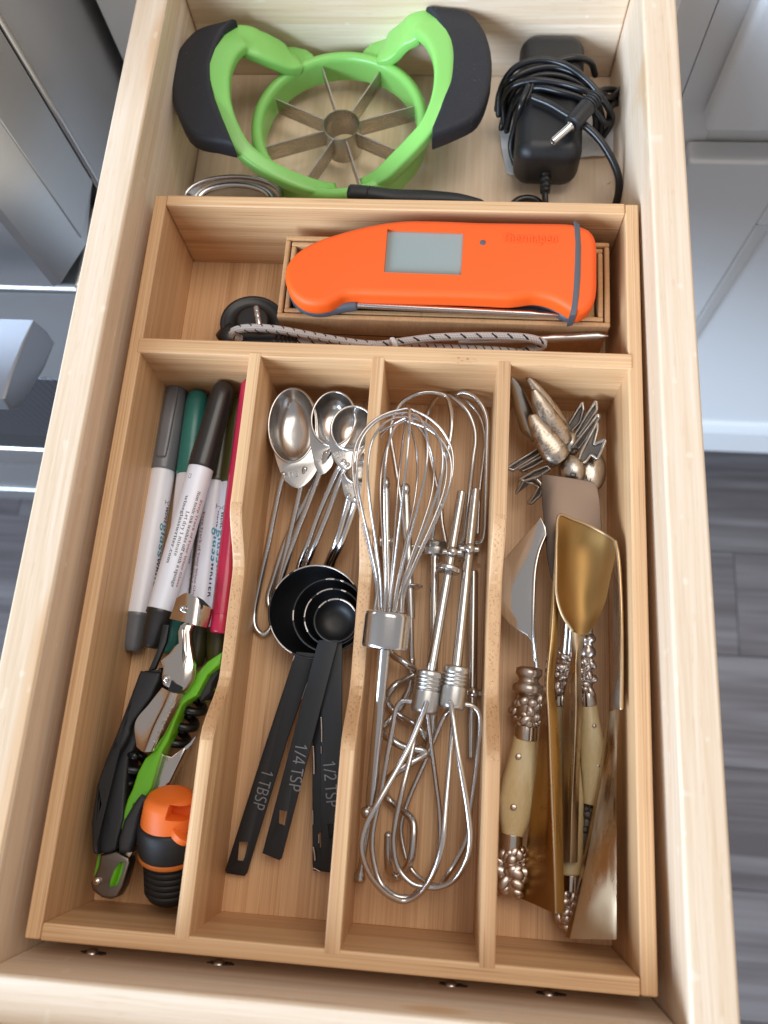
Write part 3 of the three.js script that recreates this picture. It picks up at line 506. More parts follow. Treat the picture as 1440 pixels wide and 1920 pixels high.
{
  const t = thing('thermometer', 'orange folding cooking thermometer with a grey screen', 'thermometer');
  const orange = plastic(0.87, 0.1, 0.003, 0.58, { bumpMap: pebbleTex, bumpScale: 0.000012 }), grey = plastic(0.085, 0.092, 0.105, 0.5);
  const O = [[0.0747, 0.0488], [0.0749, 0.0414], [0.0798, 0.0332], [0.0900, 0.0260], [0.1006, 0.0215], [0.1110, 0.0179], [0.1217, 0.0152], [0.1324, 0.0135], [0.1431, 0.0131], [0.1575, 0.0132], [0.1710, 0.0135], [0.1951, 0.0133], [0.2171, 0.0135], [0.2213, 0.0148], [0.2254, 0.0169], [0.2281, 0.0212], [0.2290, 0.0270], [0.2290, 0.0385], [0.2288, 0.0502], [0.2279, 0.0561], [0.2258, 0.0606], [0.2223, 0.0636], [0.2190, 0.0646], [0.2156, 0.0621], [0.2110, 0.0590], [0.2059, 0.0567], [0.1989, 0.0555], [0.1921, 0.0567], [0.1869, 0.0574], [0.1751, 0.0572], [0.1620, 0.0570], [0.1421, 0.0571], [0.1212, 0.0571], [0.1113, 0.0571], [0.1058, 0.0579], [0.1017, 0.0604], [0.0976, 0.0627], [0.0908, 0.0638], [0.0842, 0.0622], [0.0780, 0.0567]];
  const shell = new Brush(plate(O, 0.0115, 0.0025, { spline: 220, bevel: 0.0034, bevelSegments: 6 }));
  const sc = [[0.1245, 0.0197], [0.1629, 0.0203], [0.1627, 0.0453], [0.1245, 0.0449]];
  const cut = new Brush(plate(sc, 0.0028, 0.003)), ev = new Evaluator(); ev.attributes = ['position', 'normal']; ev.useGroups = false;
  for (const b of [shell, cut]) { b.geometry.deleteAttribute('uv'); b.geometry.clearGroups(); b.updateMatrixWorld(); }
  const body = ev.evaluate(shell, cut, SUBTRACTION).geometry;
  grain(body, 0, [0.05, 0.05], [0, 0]);
  part('body', body, orange, t);
  const G = [[0.0732, 0.0450], [0.0735, 0.0364], [0.0785, 0.0280], [0.0888, 0.0206], [0.1103, 0.0126], [0.1319, 0.0078], [0.1575, 0.0075], [0.1960, 0.0079], [0.2186, 0.0080], [0.2267, 0.0110], [0.2299, 0.0153], [0.2300, 0.0325], [0.2297, 0.0448], [0.2278, 0.0539], [0.2231, 0.0591], [0.2179, 0.0617], [0.2126, 0.0595], [0.2074, 0.0555], [0.1999, 0.0530], [0.1928, 0.0535], [0.1875, 0.0546], [0.1622, 0.0548], [0.1204, 0.0553], [0.1104, 0.0556], [0.1030, 0.0595], [0.0964, 0.0622], [0.0894, 0.0627], [0.0826, 0.0605], [0.0767, 0.0542]];
  part('back_shell', plate(G, 0.0088, -0.0082, { spline: 200, bevel: 0.0022, bevelSegments: 4 }), grey, t);
  part('seam_band', plate([[0.2175, 0.0130], [0.2187, 0.0132], [0.2204, 0.0148], [0.2210, 0.0281], [0.2208, 0.0433], [0.2200, 0.0552], [0.2187, 0.0654], [0.2157, 0.0664], [0.2167, 0.0597], [0.2174, 0.0508], [0.2180, 0.0373], [0.2182, 0.0251]], 0.0106, 0.00275, { bevel: 0.0003 }), grey, t);
  part('sensor', turned([.1727, .0015, .0265], [.1726, .003, .0275].map((v, i) => (i === 1 ? 0.003 : [.1727, .0015, .0265][i])), [[0, 0], [0.0009, 0.0016], [0.0012, 0.0014], [0.0012, 0]], 18), grey, t);
  part('screen', plate(sc.map(([x, z]) => [lerp(x, 0.147, 0.003), lerp(z, 0.031, 0.003)]), 0.0005, 0.0007), new THREE.MeshPhysicalMaterial({ color: rgb(0.27, 0.31, 0.29), roughness: 0.35, clearcoat: 0.6, clearcoatRoughness: 0.1 }), t);
  part('lettering', letters('Thermapen', [.1826, .0025, .026], [.2091, .0025, .0259], 0.0048, 0.0004), orange, t);
  part('probe_boot', swept([[[.0937, -0.009, .0595], 0.0028, 0.0035], [[.0989, -0.009, .0587], 0.003, 0.0038], [[.1057, -0.0085, .0576], 0.0029, 0.0034], [[.1116, -0.0085, .0568], 0.0027, 0.0031]], 30, 18, 2.6), grey, t);
  const a = [.1106, -0.008, .0573], e = [.2127, -0.0095, .059], L = V(e).sub(V(a)).length();
  part('probe', turned(a, e, [[0, 0], [0, 0.0017], [L * 0.86, 0.0017], [L * 0.9, 0.0011], [L - 0.001, 0.0009], [L, 0]], 18), steel, t);
  settle(t);
}
{
  const p = thing('cable_probe', 'steel needle probe with grey braided cable tied in a loop', 'probe');
  const braid = new THREE.MeshPhysicalMaterial({ map: (() => { const tx = texture(256, 64, (u, v) => { const a = Math.sin((u * 12 + v * 5) * Math.PI * 2), b = Math.sin((u * 12 - v * 5) * Math.PI * 2), q = 0.5 + 0.3 * a * b + 0.15 * a; const k = (u * 2 + v * 2) % 1, dark = k < 0.16 && ((u * 2 - v + 4) % 1) < 0.55 ? 1 : 0; return mixc(mixc([0.60, 0.58, 0.56], [0.93, 0.92, 0.91], q), [0.04, 0.04, 0.045], dark); }); tx.repeat.set(9, 1); return tx; })(), roughness: 0.75, bumpMap: (() => { const tx = texture(256, 64, (u, v) => { const q = 0.5 + 0.5 * Math.sin((u * 12 + v * 5) * Math.PI * 2) * Math.sin((u * 12 - v * 5) * Math.PI * 2); return [q, q, q]; }, false); tx.repeat.set(9, 1); return tx; })(), bumpScale: 0.00015 });
  const strand = (pts) => tube(pts, 0.0021, 110, 14);
  part('cable', [strand([[.0536, -0.026, .0701], [.049, -0.019, .0723], [.0469, -0.0145, .0717], [.0511, -0.0125, .0706], [.0597, -0.0115, .0702], [.0705, -0.0125, .0702], [.0841, -0.0145, .0713], [.0978, -0.0165, .0725], [.1143, -0.0175, .0741], [.1293, -0.0185, .0736]]),
    strand([[.0794, -0.0205, .0728], [.0946, -0.0205, .0735], [.1113, -0.0205, .0741], [.1254, -0.016, .0748], [.1363, -0.0135, .074], [.1497, -0.0125, .0722], [.1657, -0.0125, .0708], [.187, -0.0135, .0695], [.2003, -0.0145, .0699], [.206, -0.0175, .0708], [.2025, -0.0215, .0717], [.1973, -0.0225, .0717]]),
    strand([[.1291, -0.0215, .0729], [.147, -0.0195, .0739], [.166, -0.0195, .0739], [.1877, -0.0205, .074], [.2016, -0.0245, .0729]])], braid, p);
  part('zip_tie', [tube([[.1295, -0.0105, .0747], [.1304, -0.0105, .0764], [.1315, -0.0135, .0786]], 0.001, 12, 8), tube([[.1303, -0.0105, .0746], [.1312, -0.0105, .0764], [.1323, -0.0135, .0786]], 0.001, 12, 8)], plastic(0.75, 0.75, 0.73, 0.4), p);
  const a = [.1632, -0.02, .0701], e = [.2376, -0.0155, .0663], L = V(e).sub(V(a)).length();
  part('needle', turned(a, e, [[0, 0], [0, 0.0016], [L * 0.6, 0.0017], [L * 0.62, 0.0021], [L * 0.93, 0.0021], [L, 0.0003], [L, 0]], 18), satinSteel, p);
  const b0 = [.0491, -0.024, .0717], b1 = [.0804, -0.0215, .0732], bl = V(b1).sub(V(b0)).length(), ribs = [[0, 0], [0, 0.0042], [0.001, 0.0048], [bl * 0.6, 0.0048]];
  for (let k = 0; k < 5; k++) { const q = bl * (0.64 + k * 0.07); ribs.push([q, 0.0042], [q + 0.0002, 0.0036], [q + 0.0012, 0.0036], [q + 0.0014, 0.0041]); } ribs.push([bl, 0.003], [bl, 0]);
  part('plug_body', turned(b0, b1, ribs, 24), blackPlastic, p);
  const j0 = [.0596, -0.019, .0663], j1 = [.0561, -0.019, .0535], jl = V(j1).sub(V(j0)).length();
  part('jack', turned(j0, j1, [[0, 0], [0, 0.0017], [jl * 0.45, 0.0017], [jl * 0.46, 0.00145], [jl * 0.5, 0.00145], [jl * 0.51, 0.0017], [jl * 0.7, 0.0017], [jl * 0.71, 0.00145], [jl * 0.75, 0.00145], [jl * 0.76, 0.0016], [jl * 0.96, 0.0015], [jl, 0.0011], [jl, 0]], 20), chrome, p);
  settle(p);
  const k = thing('black_knob', 'black round plastic knob with wide flange beside the carton', 'knob');
  const c0 = [.0524, -0.031, .0568], up = V([0.12, 0.86, -0.1]).normalize().multiplyScalar(0.02), c1 = V(c0).add(up).toArray();
  const c2 = V(c0).addScaledVector(up, -0.6).toArray();
  part('flange', turned(c0, c1, [[-0.002, 0], [-0.002, 0.0165], [-0.0005, 0.0178], [0.001, 0.0175], [0.0012, 0.0155], [-0.0005, 0.0145], [-0.0005, 0.0095], [0.0035, 0.009], [0.004, 0.007], [0.004, 0]], 48), blackPlastic, k);
  part('stem', turned(c2, c0, [[-0.003, 0], [-0.003, 0.0115], [0, 0.0125], [0.006, 0.0115], [0.011, 0.0105], [0.011, 0]], 40), blackPlastic, k);
  part('foot_lip', turned([.0402, -0.034, .0662], c0, [[-0.004, 0], [-0.004, 0.0075], [0, 0.0085], [0.006, 0.008], [0.006, 0]], 30), blackPlastic, k);
  settle(k);
}


// ---------------------------------------------------------------- first compartment: markers, corkscrews, stopper
// a straight round body from A to B whose print is unrolled: canvas middle on top, canvas top edge at A
function printed(A, B, r, mat, roll = 0, seg = 40) {
  const a = V(A), d = V(B).sub(a), L = d.length(); d.normalize();
  const right = new THREE.Vector3().crossVectors(d, V(0, 1, 0)).normalize().negate(), up = new THREE.Vector3().crossVectors(d, right).normalize(); if (up.y < 0) up.negate(); if (right.x < 0) right.negate();
  const pos = [], uv = [], nor = [], idx = [];
  for (let i = 0; i <= 6; i++) for (let k = 0; k <= seg; k++) { const t = i / 6, f = (k / seg - 0.5) * Math.PI * 2 + roll, n = up.clone().multiplyScalar(Math.cos(f)).addScaledVector(right, Math.sin(f)), p = a.clone().addScaledVector(d, L * t).addScaledVector(n, r); pos.push(...p.toArray()); nor.push(...n.toArray()); uv.push(k / seg, 1 - t); if (i < 6 && k < seg) { const o = i * (seg + 1) + k; idx.push(o, o + seg + 1, o + 1, o + 1, o + seg + 1, o + seg + 2); } }
  const g = new THREE.BufferGeometry(); g.setAttribute('position', new THREE.Float32BufferAttribute(pos, 3)); g.setAttribute('normal', new THREE.Float32BufferAttribute(nor, 3)); g.setAttribute('uv', new THREE.Float32BufferAttribute(uv, 2)); g.setIndex(idx);
  return part('barrel', g, mat, null);
}
function canvasMat(w, h, draw, o = {}) {
  const c = document.createElement('canvas'); c.width = w; c.height = h; const x = c.getContext('2d'); draw(x, w, h);
  const t = new THREE.CanvasTexture(c); t.colorSpace = THREE.SRGBColorSpace; t.magFilter = THREE.LinearFilter;
  return new THREE.MeshPhysicalMaterial({ map: t, roughness: 0.35, ...o });
}
const BW = 640, BH = 1240; // the unrolled barrel: 41 mm round, 79 mm long
const down = (x, text, fontSpec, color, px, py, len) => { x.save(); x.translate(px, py); x.rotate(Math.PI / 2); x.font = fontSpec; x.fillStyle = color; x.textBaseline = 'middle'; const w = x.measureText(text).width; if (len) x.scale(len / w, 1); x.fillText(text, 0, 0); x.restore(); };
const goblet = (x, px, py) => { x.save(); x.translate(px, py); x.rotate(Math.PI / 2); x.strokeStyle = '#26221f'; x.lineWidth = 4; x.beginPath(); x.moveTo(-20, 34); x.lineTo(20, 34); x.moveTo(0, 34); x.lineTo(0, 6); x.moveTo(-17, -30); x.quadraticCurveTo(-20, 6, 0, 6); x.quadraticCurveTo(20, 6, 17, -30); x.closePath(); x.stroke(); x.restore(); };
const brandLine = (x, px, py) => { goblet(x, px - 4, py + 40); down(x, 'WINE', 'bold 58px sans-serif', '#191616', px, py + 72, 150); down(x, 'glass', 'bold 92px sans-serif', '#4d9fb0', px, py + 226, 290); down(x, 'WRITER', 'bold 58px sans-serif', '#191616', px, py + 520, 290); };
const smallLines = (x, c, py) => { down(x, 'Keep Track of Your Wine Glass', 'bold 33px serif', '#a8394f', c + 116, py + 20, 760); down(x, 'Non toxic ink washes off with a sponge', 'bold 35px serif', '#2b2626', c + 74, py - 40, 830); down(x, 'Let dry 1 minute', 'bold 35px serif', '#2b2626', c + 30, py + 150, 390); down(x, 'wineglasswriter.com', 'bold 35px serif', '#2b2626', c - 12, py + 20, 590); x.strokeStyle = '#3a3535'; x.lineWidth = 3; x.strokeRect(c - 50, py - 170, 22, 34); };
const paperWhite = '#eff1f9';
const barrelA = canvasMat(BW, BH, (x) => { x.fillStyle = paperWhite; x.fillRect(0, 0, BW, BH); brandLine(x, 175, 200); brandLine(x, 462, 250); }, { clearcoat: 0.2 });
const barrelB = canvasMat(BW, BH, (x) => { x.fillStyle = paperWhite; x.fillRect(0, 0, BW, BH); smallLines(x, 320, 260); brandLine(x, 560, 250); }, { clearcoat: 0.2 });
const barrelC = canvasMat(BW, BH, (x) => { x.fillStyle = paperWhite; x.fillRect(0, 0, BW, BH); brandLine(x, 405, 190); smallLines(x, 150, 260); }, { clearcoat: 0.2 });
function marker(label, color, A, B, mat, roll, clip) {
  const m = thing('marker', label, 'marker', 'wine glass markers in the left compartment');
  const a = V(A), d = V(B).sub(a), L = d.length(); d.normalize(); const at = (t) => a.clone().addScaledVector(d, t).toArray(), r = 0.0064;
  const j = L * 0.345, e = L * 0.868;
  const capMat = plastic(...color, 0.32, { clearcoat: 0.25, clearcoatRoughness: 0.25 });
  const cap = part('cap', turned(A, B, [[0, 0], [0.0002, 0.0022], [0.0012, 0.0042], [0.003, 0.0054], [0.008, 0.0061], [j - 0.004, 0.0069], [j - 0.0035, 0.0066], [j - 0.0028, 0.0069], [j, 0.0069], [j, 0.0062]], 36), capMat, m);
  const b = printed(at(j), at(e), r, mat, roll); m.add(b);
  part('end_plug', turned(at(e), B, [[0, 0.0064], [0, 0.0067], [0.0022, 0.0067], [0.0026, 0.0061], [(L - e) * 0.55, 0.0055], [(L - e) * 0.85, 0.0046], [(L - e) - 0.0006, 0.0038], [L - e, 0.003], [L - e, 0]], 32), capMat, m);
  if (clip) { // flat clip moulded along the cap
    const up = V(0.05, 1, 0).normalize().multiplyScalar(0.0058);
    part('clip', swept([[V(at(0.0015)).add(up.clone().multiplyScalar(0.75)).toArray(), 0.0028, 0.001], [V(at(0.012)).add(up).toArray(), 0.0032, 0.0014], [V(at(j * 0.7)).add(up.clone().multiplyScalar(1.12)).toArray(), 0.003, 0.0013], [V(at(j * 0.9)).add(up.clone().multiplyScalar(1.16)).toArray(), 0.0026, 0.0011]], 40, 20, 3, [0, 1, 0]), capMat, cap);
  }
  return settle(m);
}
marker('grey capped white marker lying along the left tray wall', [0.15, 0.155, 0.17], [.0117, -0.042, .0895], [.0096, -0.0425, .2341], barrelA, 0, true);
marker('teal capped white marker between the grey and black ones', [0.028, 0.2, 0.17], [.0236, -0.0425, .0923], [.0285, -0.0425, .234], barrelB, 0.9);
marker('dark olive capped white marker under the black one', [0.05, 0.045, 0.015], [.0403, -0.0428, .0943], [.0416, -0.0428, .2394], barrelC, 0);
marker('olive capped white marker beside the divider under the red pen', [0.085, 0.08, 0.022], [.0466, -0.0428, .095], [.0525, -0.0428, .2392], barrelA, 1.2);
marker('black capped white marker resting on top of the other markers', [0.022, 0.021, 0.021], [.0421, -0.0295, .093], [.0229, -0.0295, .233], barrelB, 0);
{
  const p = thing('pen', 'crimson red pen leaning against the first divider', 'pen');
  const red = plastic(0.45, 0.012, 0.05, 0.25, { clearcoat: 0.4, clearcoatRoughness: 0.15 });
  const A = [.0572, -0.021, .0956], B = [.0564, -0.027, .2244], d = V(B).sub(V(A)), L = d.length(); d.normalize(); const at = (t) => V(A).addScaledVector(d, t).toArray();
  part('barrel', turned(A, at(L * 0.93), [[0, 0], [0, 0.003], [0.002, 0.0043], [L * 0.36, 0.0047], [L * 0.361, 0.0049], [L * 0.93, 0.0049], [L * 0.93, 0.004]], 10), red, p);
  part('end_cap', turned(at(L * 0.93), B, [[0, 0.0044], [0.0003, 0.0047], [L * 0.07 - 0.001, 0.0046], [L * 0.07, 0.004], [L * 0.07, 0]], 24), red, p);
  settle(p);
}
const helix = (A, B, R, turns, r, taper = 0) => { const f = frameOf(A, B), pts = []; for (let i = 0; i <= turns * 14; i++) { const t = i / (turns * 14), a = t * turns * Math.PI * 2, q = R * (1 - taper * smooth(0.85, 1, t)); pts.push(V(f.L * t, q * Math.cos(a), q * Math.sin(a)).applyMatrix4(f).toArray()); } return tube(pts, r, turns * 30, 10); };
const rivet = (p, r) => turned([p[0], p[1] - 0.001, p[2]], [p[0], p[1] + 0.002, p[2]], [[0, r], [0.0012, r], [0.0016, r * 0.85], [0.0022, r * 0.45], [0.0024, 0]], 20);
const blackSatin = plastic(0.013, 0.013, 0.014, 0.5, { bumpMap: pebbleTex, bumpScale: 0.000012 }), wormBlack = plastic(0.006, 0.006, 0.006, 0.32);
const nickel = new THREE.MeshPhysicalMaterial({ color: rgb(0.62, 0.55, 0.49), metalness: 1, roughness: 0.16 });
{ // green one underneath
  const c = thing('corkscrew', 'folded corkscrew with bright green lever and charcoal grip', 'corkscrew', 'corkscrews in the left compartment');
  const green = plastic(0.13, 0.42, 0.01, 0.3, { clearcoat: 0.3 }), charcoal = plastic(0.03, 0.031, 0.033, 0.55, { bumpMap: pebbleTex, bumpScale: 0.00003 });
  part('lever_plate', plate([[0.0356, 0.2806], [0.0413, 0.2814], [0.0464, 0.2771], [0.0475, 0.2775], [0.0441, 0.2870], [0.0409, 0.2958], [0.0343, 0.3121], [0.0285, 0.3263], [0.0234, 0.3253], [0.0247, 0.3184], [0.0301, 0.3057]], 0.007, -0.0275, { bevel: 0.0008 }), nickel, c);
  part('foil_blade', plate([[0.0470, 0.2772], [0.0496, 0.2747], [0.0515, 0.2720], [0.0518, 0.2724], [0.0503, 0.2756], [0.0481, 0.2781]], 0.0008, -0.0262, {}), steel, c);
  part('green_body', plate([[0.0598, 0.2331], [0.0533, 0.2380], [0.0479, 0.2450], [0.0440, 0.2518], [0.0434, 0.2547], [0.0417, 0.2601], [0.0395, 0.2689], [0.0358, 0.2776], [0.0304, 0.2830], [0.0279, 0.2894], [0.0266, 0.2966], [0.0251, 0.3008], [0.0241, 0.3081], [0.0241, 0.3138], [0.0263, 0.3128], [0.0281, 0.3028], [0.0334, 0.2993], [0.0353, 0.2955], [0.0378, 0.2795], [0.0399, 0.2749], [0.0419, 0.2663], [0.0440, 0.2588], [0.0460, 0.2565], [0.0503, 0.2536], [0.0541, 0.2441], [0.0595, 0.2384]], 0.011, -0.024, { bevel: 0.0008, bevelSegments: 3 }), green, c);
  part('grip', plate([[0.0314, 0.2982], [0.0368, 0.3000], [0.0340, 0.3024], [0.0327, 0.3050], [0.0322, 0.3121], [0.0316, 0.3174], [0.0301, 0.3227], [0.0251, 0.3231], [0.0242, 0.3179], [0.0253, 0.3097], [0.0278, 0.3044], [0.0296, 0.3007]], 0.012, -0.0215, { bevel: 0.0026, bevelSegments: 5 }), charcoal, c);
  part('bolster', plate([[0.0164, 0.3247], [0.0208, 0.3233], [0.0231, 0.3227], [0.0293, 0.3248], [0.0301, 0.3269], [0.0286, 0.3367], [0.0267, 0.3411], [0.0238, 0.3422], [0.0199, 0.3418], [0.0154, 0.3394], [0.0139, 0.3364], [0.0154, 0.3328], [0.0163, 0.3295]], 0.009, -0.0245, { bevel: 0.0012, bevelSegments: 3, holes: [[[0.0255, 0.3256], [0.0290, 0.3259], [0.0287, 0.3318], [0.0274, 0.3370], [0.0220, 0.3389], [0.0214, 0.3351], [0.0226, 0.3299]]] }), new THREE.MeshPhysicalMaterial({ color: rgb(0.2, 0.165, 0.135), metalness: 1, roughness: 0.4 }), c);
  part('green_insert', [swept([[[.0242, -0.028, .3239], 0.0022, 0.003], [[.0226, -0.028, .3319], 0.0026, 0.003], [[.0217, -0.029, .3404], 0.002, 0.003]], 20, 14), swept([[[.0269, -0.029, .3252], 0.0016, 0.003], [[.0263, -0.029, .3318], 0.0018, 0.003], [[.0246, -0.029, .3389], 0.0016, 0.003]], 20, 14), plate([[0.0140, 0.3250], [0.0172, 0.3252], [0.0162, 0.3336], [0.0137, 0.3347]], 0.008, -0.0285, {})], green, c);
  part('rivet', rivet([.017, -0.0243, .3353], 0.0019), nickel, c);
  part('worm', helix([.0509, -0.037, .2454], [.0381, -0.039, .2769], 0.005, 4.2, 0.0021), wormBlack, c);
  part('worm_body', plate([[0.0568, 0.2379], [0.0581, 0.2423], [0.0554, 0.2475], [0.0550, 0.2520], [0.0505, 0.2567], [0.0485, 0.2534], [0.0518, 0.2437]], 0.012, -0.03, { bevel: 0.002 }), blackSatin, c);
  part('green_end', plate([[0.0556, 0.2492], [0.0543, 0.2533], [0.0516, 0.2560], [0.0509, 0.2550], [0.0531, 0.2519]], 0.008, -0.034, { bevel: 0.001 }), green, c);
  settle(c);
}
{ // black one above
  const c = thing('corkscrew', 'folded black waiter corkscrew with polished two step lever', 'corkscrew', 'corkscrews in the left compartment');
  part('handle', plate([[0.0238, 0.2447], [0.0334, 0.2448], [0.0332, 0.2484], [0.0306, 0.2563], [0.0243, 0.2667], [0.0232, 0.2696], [0.0233, 0.2728], [0.0221, 0.2764], [0.0177, 0.2855], [0.0152, 0.2927], [0.0149, 0.2964], [0.0173, 0.3034], [0.0161, 0.3108], [0.0168, 0.3201], [0.0177, 0.3239], [0.0152, 0.3235], [0.0124, 0.3117], [0.0121, 0.2959], [0.0143, 0.2846], [0.0175, 0.2725], [0.0210, 0.2574]], 0.02, -0.0185, { bevel: 0.0014, bevelSegments: 4 }), blackSatin, c);
  part('body', plate([[0.0228, 0.2679], [0.0271, 0.2695], [0.0261, 0.2759], [0.0230, 0.2842], [0.0237, 0.2945], [0.0245, 0.3039], [0.0251, 0.3092], [0.0240, 0.3168], [0.0236, 0.3217], [0.0210, 0.3236], [0.0162, 0.3240], [0.0150, 0.3153], [0.0155, 0.3046], [0.0131, 0.2964], [0.0167, 0.2854], [0.0212, 0.2765]], 0.015, -0.023, { bevel: 0.0014, bevelSegments: 4 }), blackSatin, c);
  part('knife', plate([[0.0261, 0.2446], [0.0291, 0.2345], [0.0301, 0.2222], [0.0330, 0.2223], [0.0329, 0.2303], [0.0294, 0.2431]], 0.003, -0.0225, { bevel: 0.0006 }), blackSatin, c);
  part('end_hook', plate([[0.0249, 0.2445], [0.0336, 0.2449], [0.0332, 0.2425], [0.0320, 0.2426], [0.0314, 0.2436]], 0.012, -0.02, { bevel: 0.0012 }), blackSatin, c);
  part('lever', plate([[0.0389, 0.2259], [0.0397, 0.2226], [0.0425, 0.2205], [0.0463, 0.2222], [0.0455, 0.2255], [0.0465, 0.2306], [0.0496, 0.2404], [0.0495, 0.2472], [0.0474, 0.2514], [0.0459, 0.2531], [0.0390, 0.2521], [0.0358, 0.2509], [0.0344, 0.2481], [0.0344, 0.2431], [0.0324, 0.2396], [0.0364, 0.2359], [0.0386, 0.2323], [0.0399, 0.2310]], 0.0075, -0.0165, { bevel: 0.0026, bevelSegments: 2, holes: [[[0.0432, 0.2222], [0.0451, 0.2228], [0.0444, 0.2256], [0.0458, 0.2314], [0.0479, 0.2391], [0.0441, 0.2388], [0.0426, 0.2360], [0.0408, 0.2273], [0.0414, 0.2238]]] }), nickel, c);
  part('lever_slot', plate([[0.0424, 0.2209], [0.0452, 0.2220], [0.0441, 0.2250], [0.0457, 0.2316], [0.0481, 0.2396], [0.0430, 0.2392], [0.0413, 0.2361], [0.0392, 0.2266], [0.0404, 0.2225]], 0.002, -0.0195, {}), wormBlack, c);
part('lever_head', sheet([[[.0358, -0.0195, .2098], [.0414, -0.0155, .2079], [.0452, -0.0145, .2089], [.0491, -0.0155, .2115], [.0527, -0.021, .2137]], [[.035, -0.0195, .2147], [.0418, -0.0155, .2145], [.0455, -0.0145, .2152], [.0491, -0.0155, .2171], [.0523, -0.021, .2182]], [[.0339, -0.0195, .2198], [.0421, -0.0155, .2215], [.0458, -0.0145, .2221], [.0491, -0.0155, .2228], [.0516, -0.021, .2228]]], 0.003, 0.15), nickel, c);
  part('head_slot', plate([[0.0470, 0.2093], [0.0500, 0.2107], [0.0543, 0.2142], [0.0503, 0.2131]], 0.002, -0.0141, {}), wormBlack, c);
const low = part('lower_lever', sheet([[[.0351, -0.0196, .2515], [.0388, -0.0182, .253], [.0404, -0.0172, .2535], [.0426, -0.0176, .2538], [.0446, -0.0215, .2536]], [[.0302, -0.0196, .2592], [.0366, -0.0182, .2603], [.0382, -0.0172, .2605], [.0409, -0.0176, .261], [.0428, -0.0215, .2602]], [[.025, -0.0198, .2676], [.0338, -0.0182, .268], [.0354, -0.0172, .2681], [.0381, -0.0176, .2686], [.0398, -0.0215, .2689]], [[.0272, -0.0198, .2782], [.0308, -0.0182, .28], [.0324, -0.0172, .2801], [.0349, -0.0176, .2797], [.0363, -0.0215, .2771]]], 0.004, 0.15), nickel, c);
  part('embossing', letters('Truetap', [.041, -0.0176, .2567], [.0345, -0.0176, .2758], 0.0026, 0.00045), nickel, low);
  part('hinge_gap', plate([[0.0404, 0.2481], [0.0428, 0.2497], [0.0457, 0.2507], [0.0454, 0.2533], [0.0394, 0.2532]], 0.003, -0.0155, {}), wormBlack, c);
  part('rivet', rivet([.0409, -0.0147, .2154], 0.0017), chrome, c);
  part('rivet', rivet([.0372, -0.0167, .2477], 0.0018), chrome, c);
  part('worm', helix([.0258, -0.029, .2811], [.0188, -0.034, .2967], 0.005, 2.6, 0.0021), wormBlack, c);
  settle(c);
}
{
  const s = thing('bottle_stopper', 'orange topped black rubber bottle stopper leaning on the first divider', 'bottle stopper');
  const tail = [.046, -0.0385, .3417], head = [.0467, -0.0155, .2943], d = V(head).sub(V(tail)), L = d.length(); const u = d.clone().normalize(), at = (t) => V(tail).addScaledVector(u, L * t).toArray();
  const orange = plastic(0.82, 0.16, 0.018, 0.5), band = plastic(0.6, 0.16, 0.02, 0.5), rub = plastic(0.012, 0.012, 0.013, 0.55);
  const bel = [[0, 0], [0, 0.0075], [0.002, 0.0098]]; const bl = L * 0.40;
  for (let k = 0; k < 6; k++) { const t = 0.0035 + k * (bl - 0.0035) / 6; bel.push([t, 0.0104 + k * 0.0001], [t + 0.0012, 0.0112 + k * 0.0001], [t + 0.0026, 0.0112 + k * 0.0001], [t + 0.003, 0.0104 + k * 0.0001]); } bel.push([bl, 0.0105]);
  part('bellows', turned(tail, head, bel, 40), rub, s);
  part('orange_band', turned(at(0.40), head, [[0, 0.01], [0, 0.0133], [0.0006, 0.0138], [0.0024, 0.0138], [0.0028, 0.0132], [0.0028, 0.01]], 48), band, s);
  part('collar', turned(at(0.446), head, [[0, 0.01], [0, 0.0136], [0.001, 0.0139], [0.009, 0.0142], [0.0125, 0.0139], [0.0138, 0.0128], [0.0138, 0.009]], 48), rub, s);
  const cap = new Brush(join([turned(at(0.66), head, [[0, 0], [0, 0.0124], [0.001, 0.0128], [0.004, 0.0126], [0.0115, 0.0112], [0.0142, 0.0098], [0.0152, 0.0075], [0.0155, 0]], 56)])), w = new THREE.BoxGeometry(0.02, 0.02, 0.006);
  w.rotateY(-0.15); w.rotateX(0.25); const wp = V(at(0.79)).add(V(0.012, 0.011, 0.001)); w.translate(wp.x, wp.y, wp.z);
  const k = new Brush(w), ev = new Evaluator(); ev.attributes = ['position', 'normal']; ev.useGroups = false; for (const b of [cap, k]) { b.geometry.deleteAttribute('uv'); b.geometry.clearGroups(); b.updateMatrixWorld(); }
  part('cap', ev.evaluate(cap, k, SUBTRACTION).geometry, orange, s);
  part('cap_lobe', swept([[V(at(0.7)).add(V(0.009, 0.009, 0.003)).toArray(), 0.005, 0.005], [V(at(0.64)).add(V(0.007, 0.0095, 0.003)).toArray(), 0.0045, 0.004]], 20, 20), orange, s);
  settle(s);
}


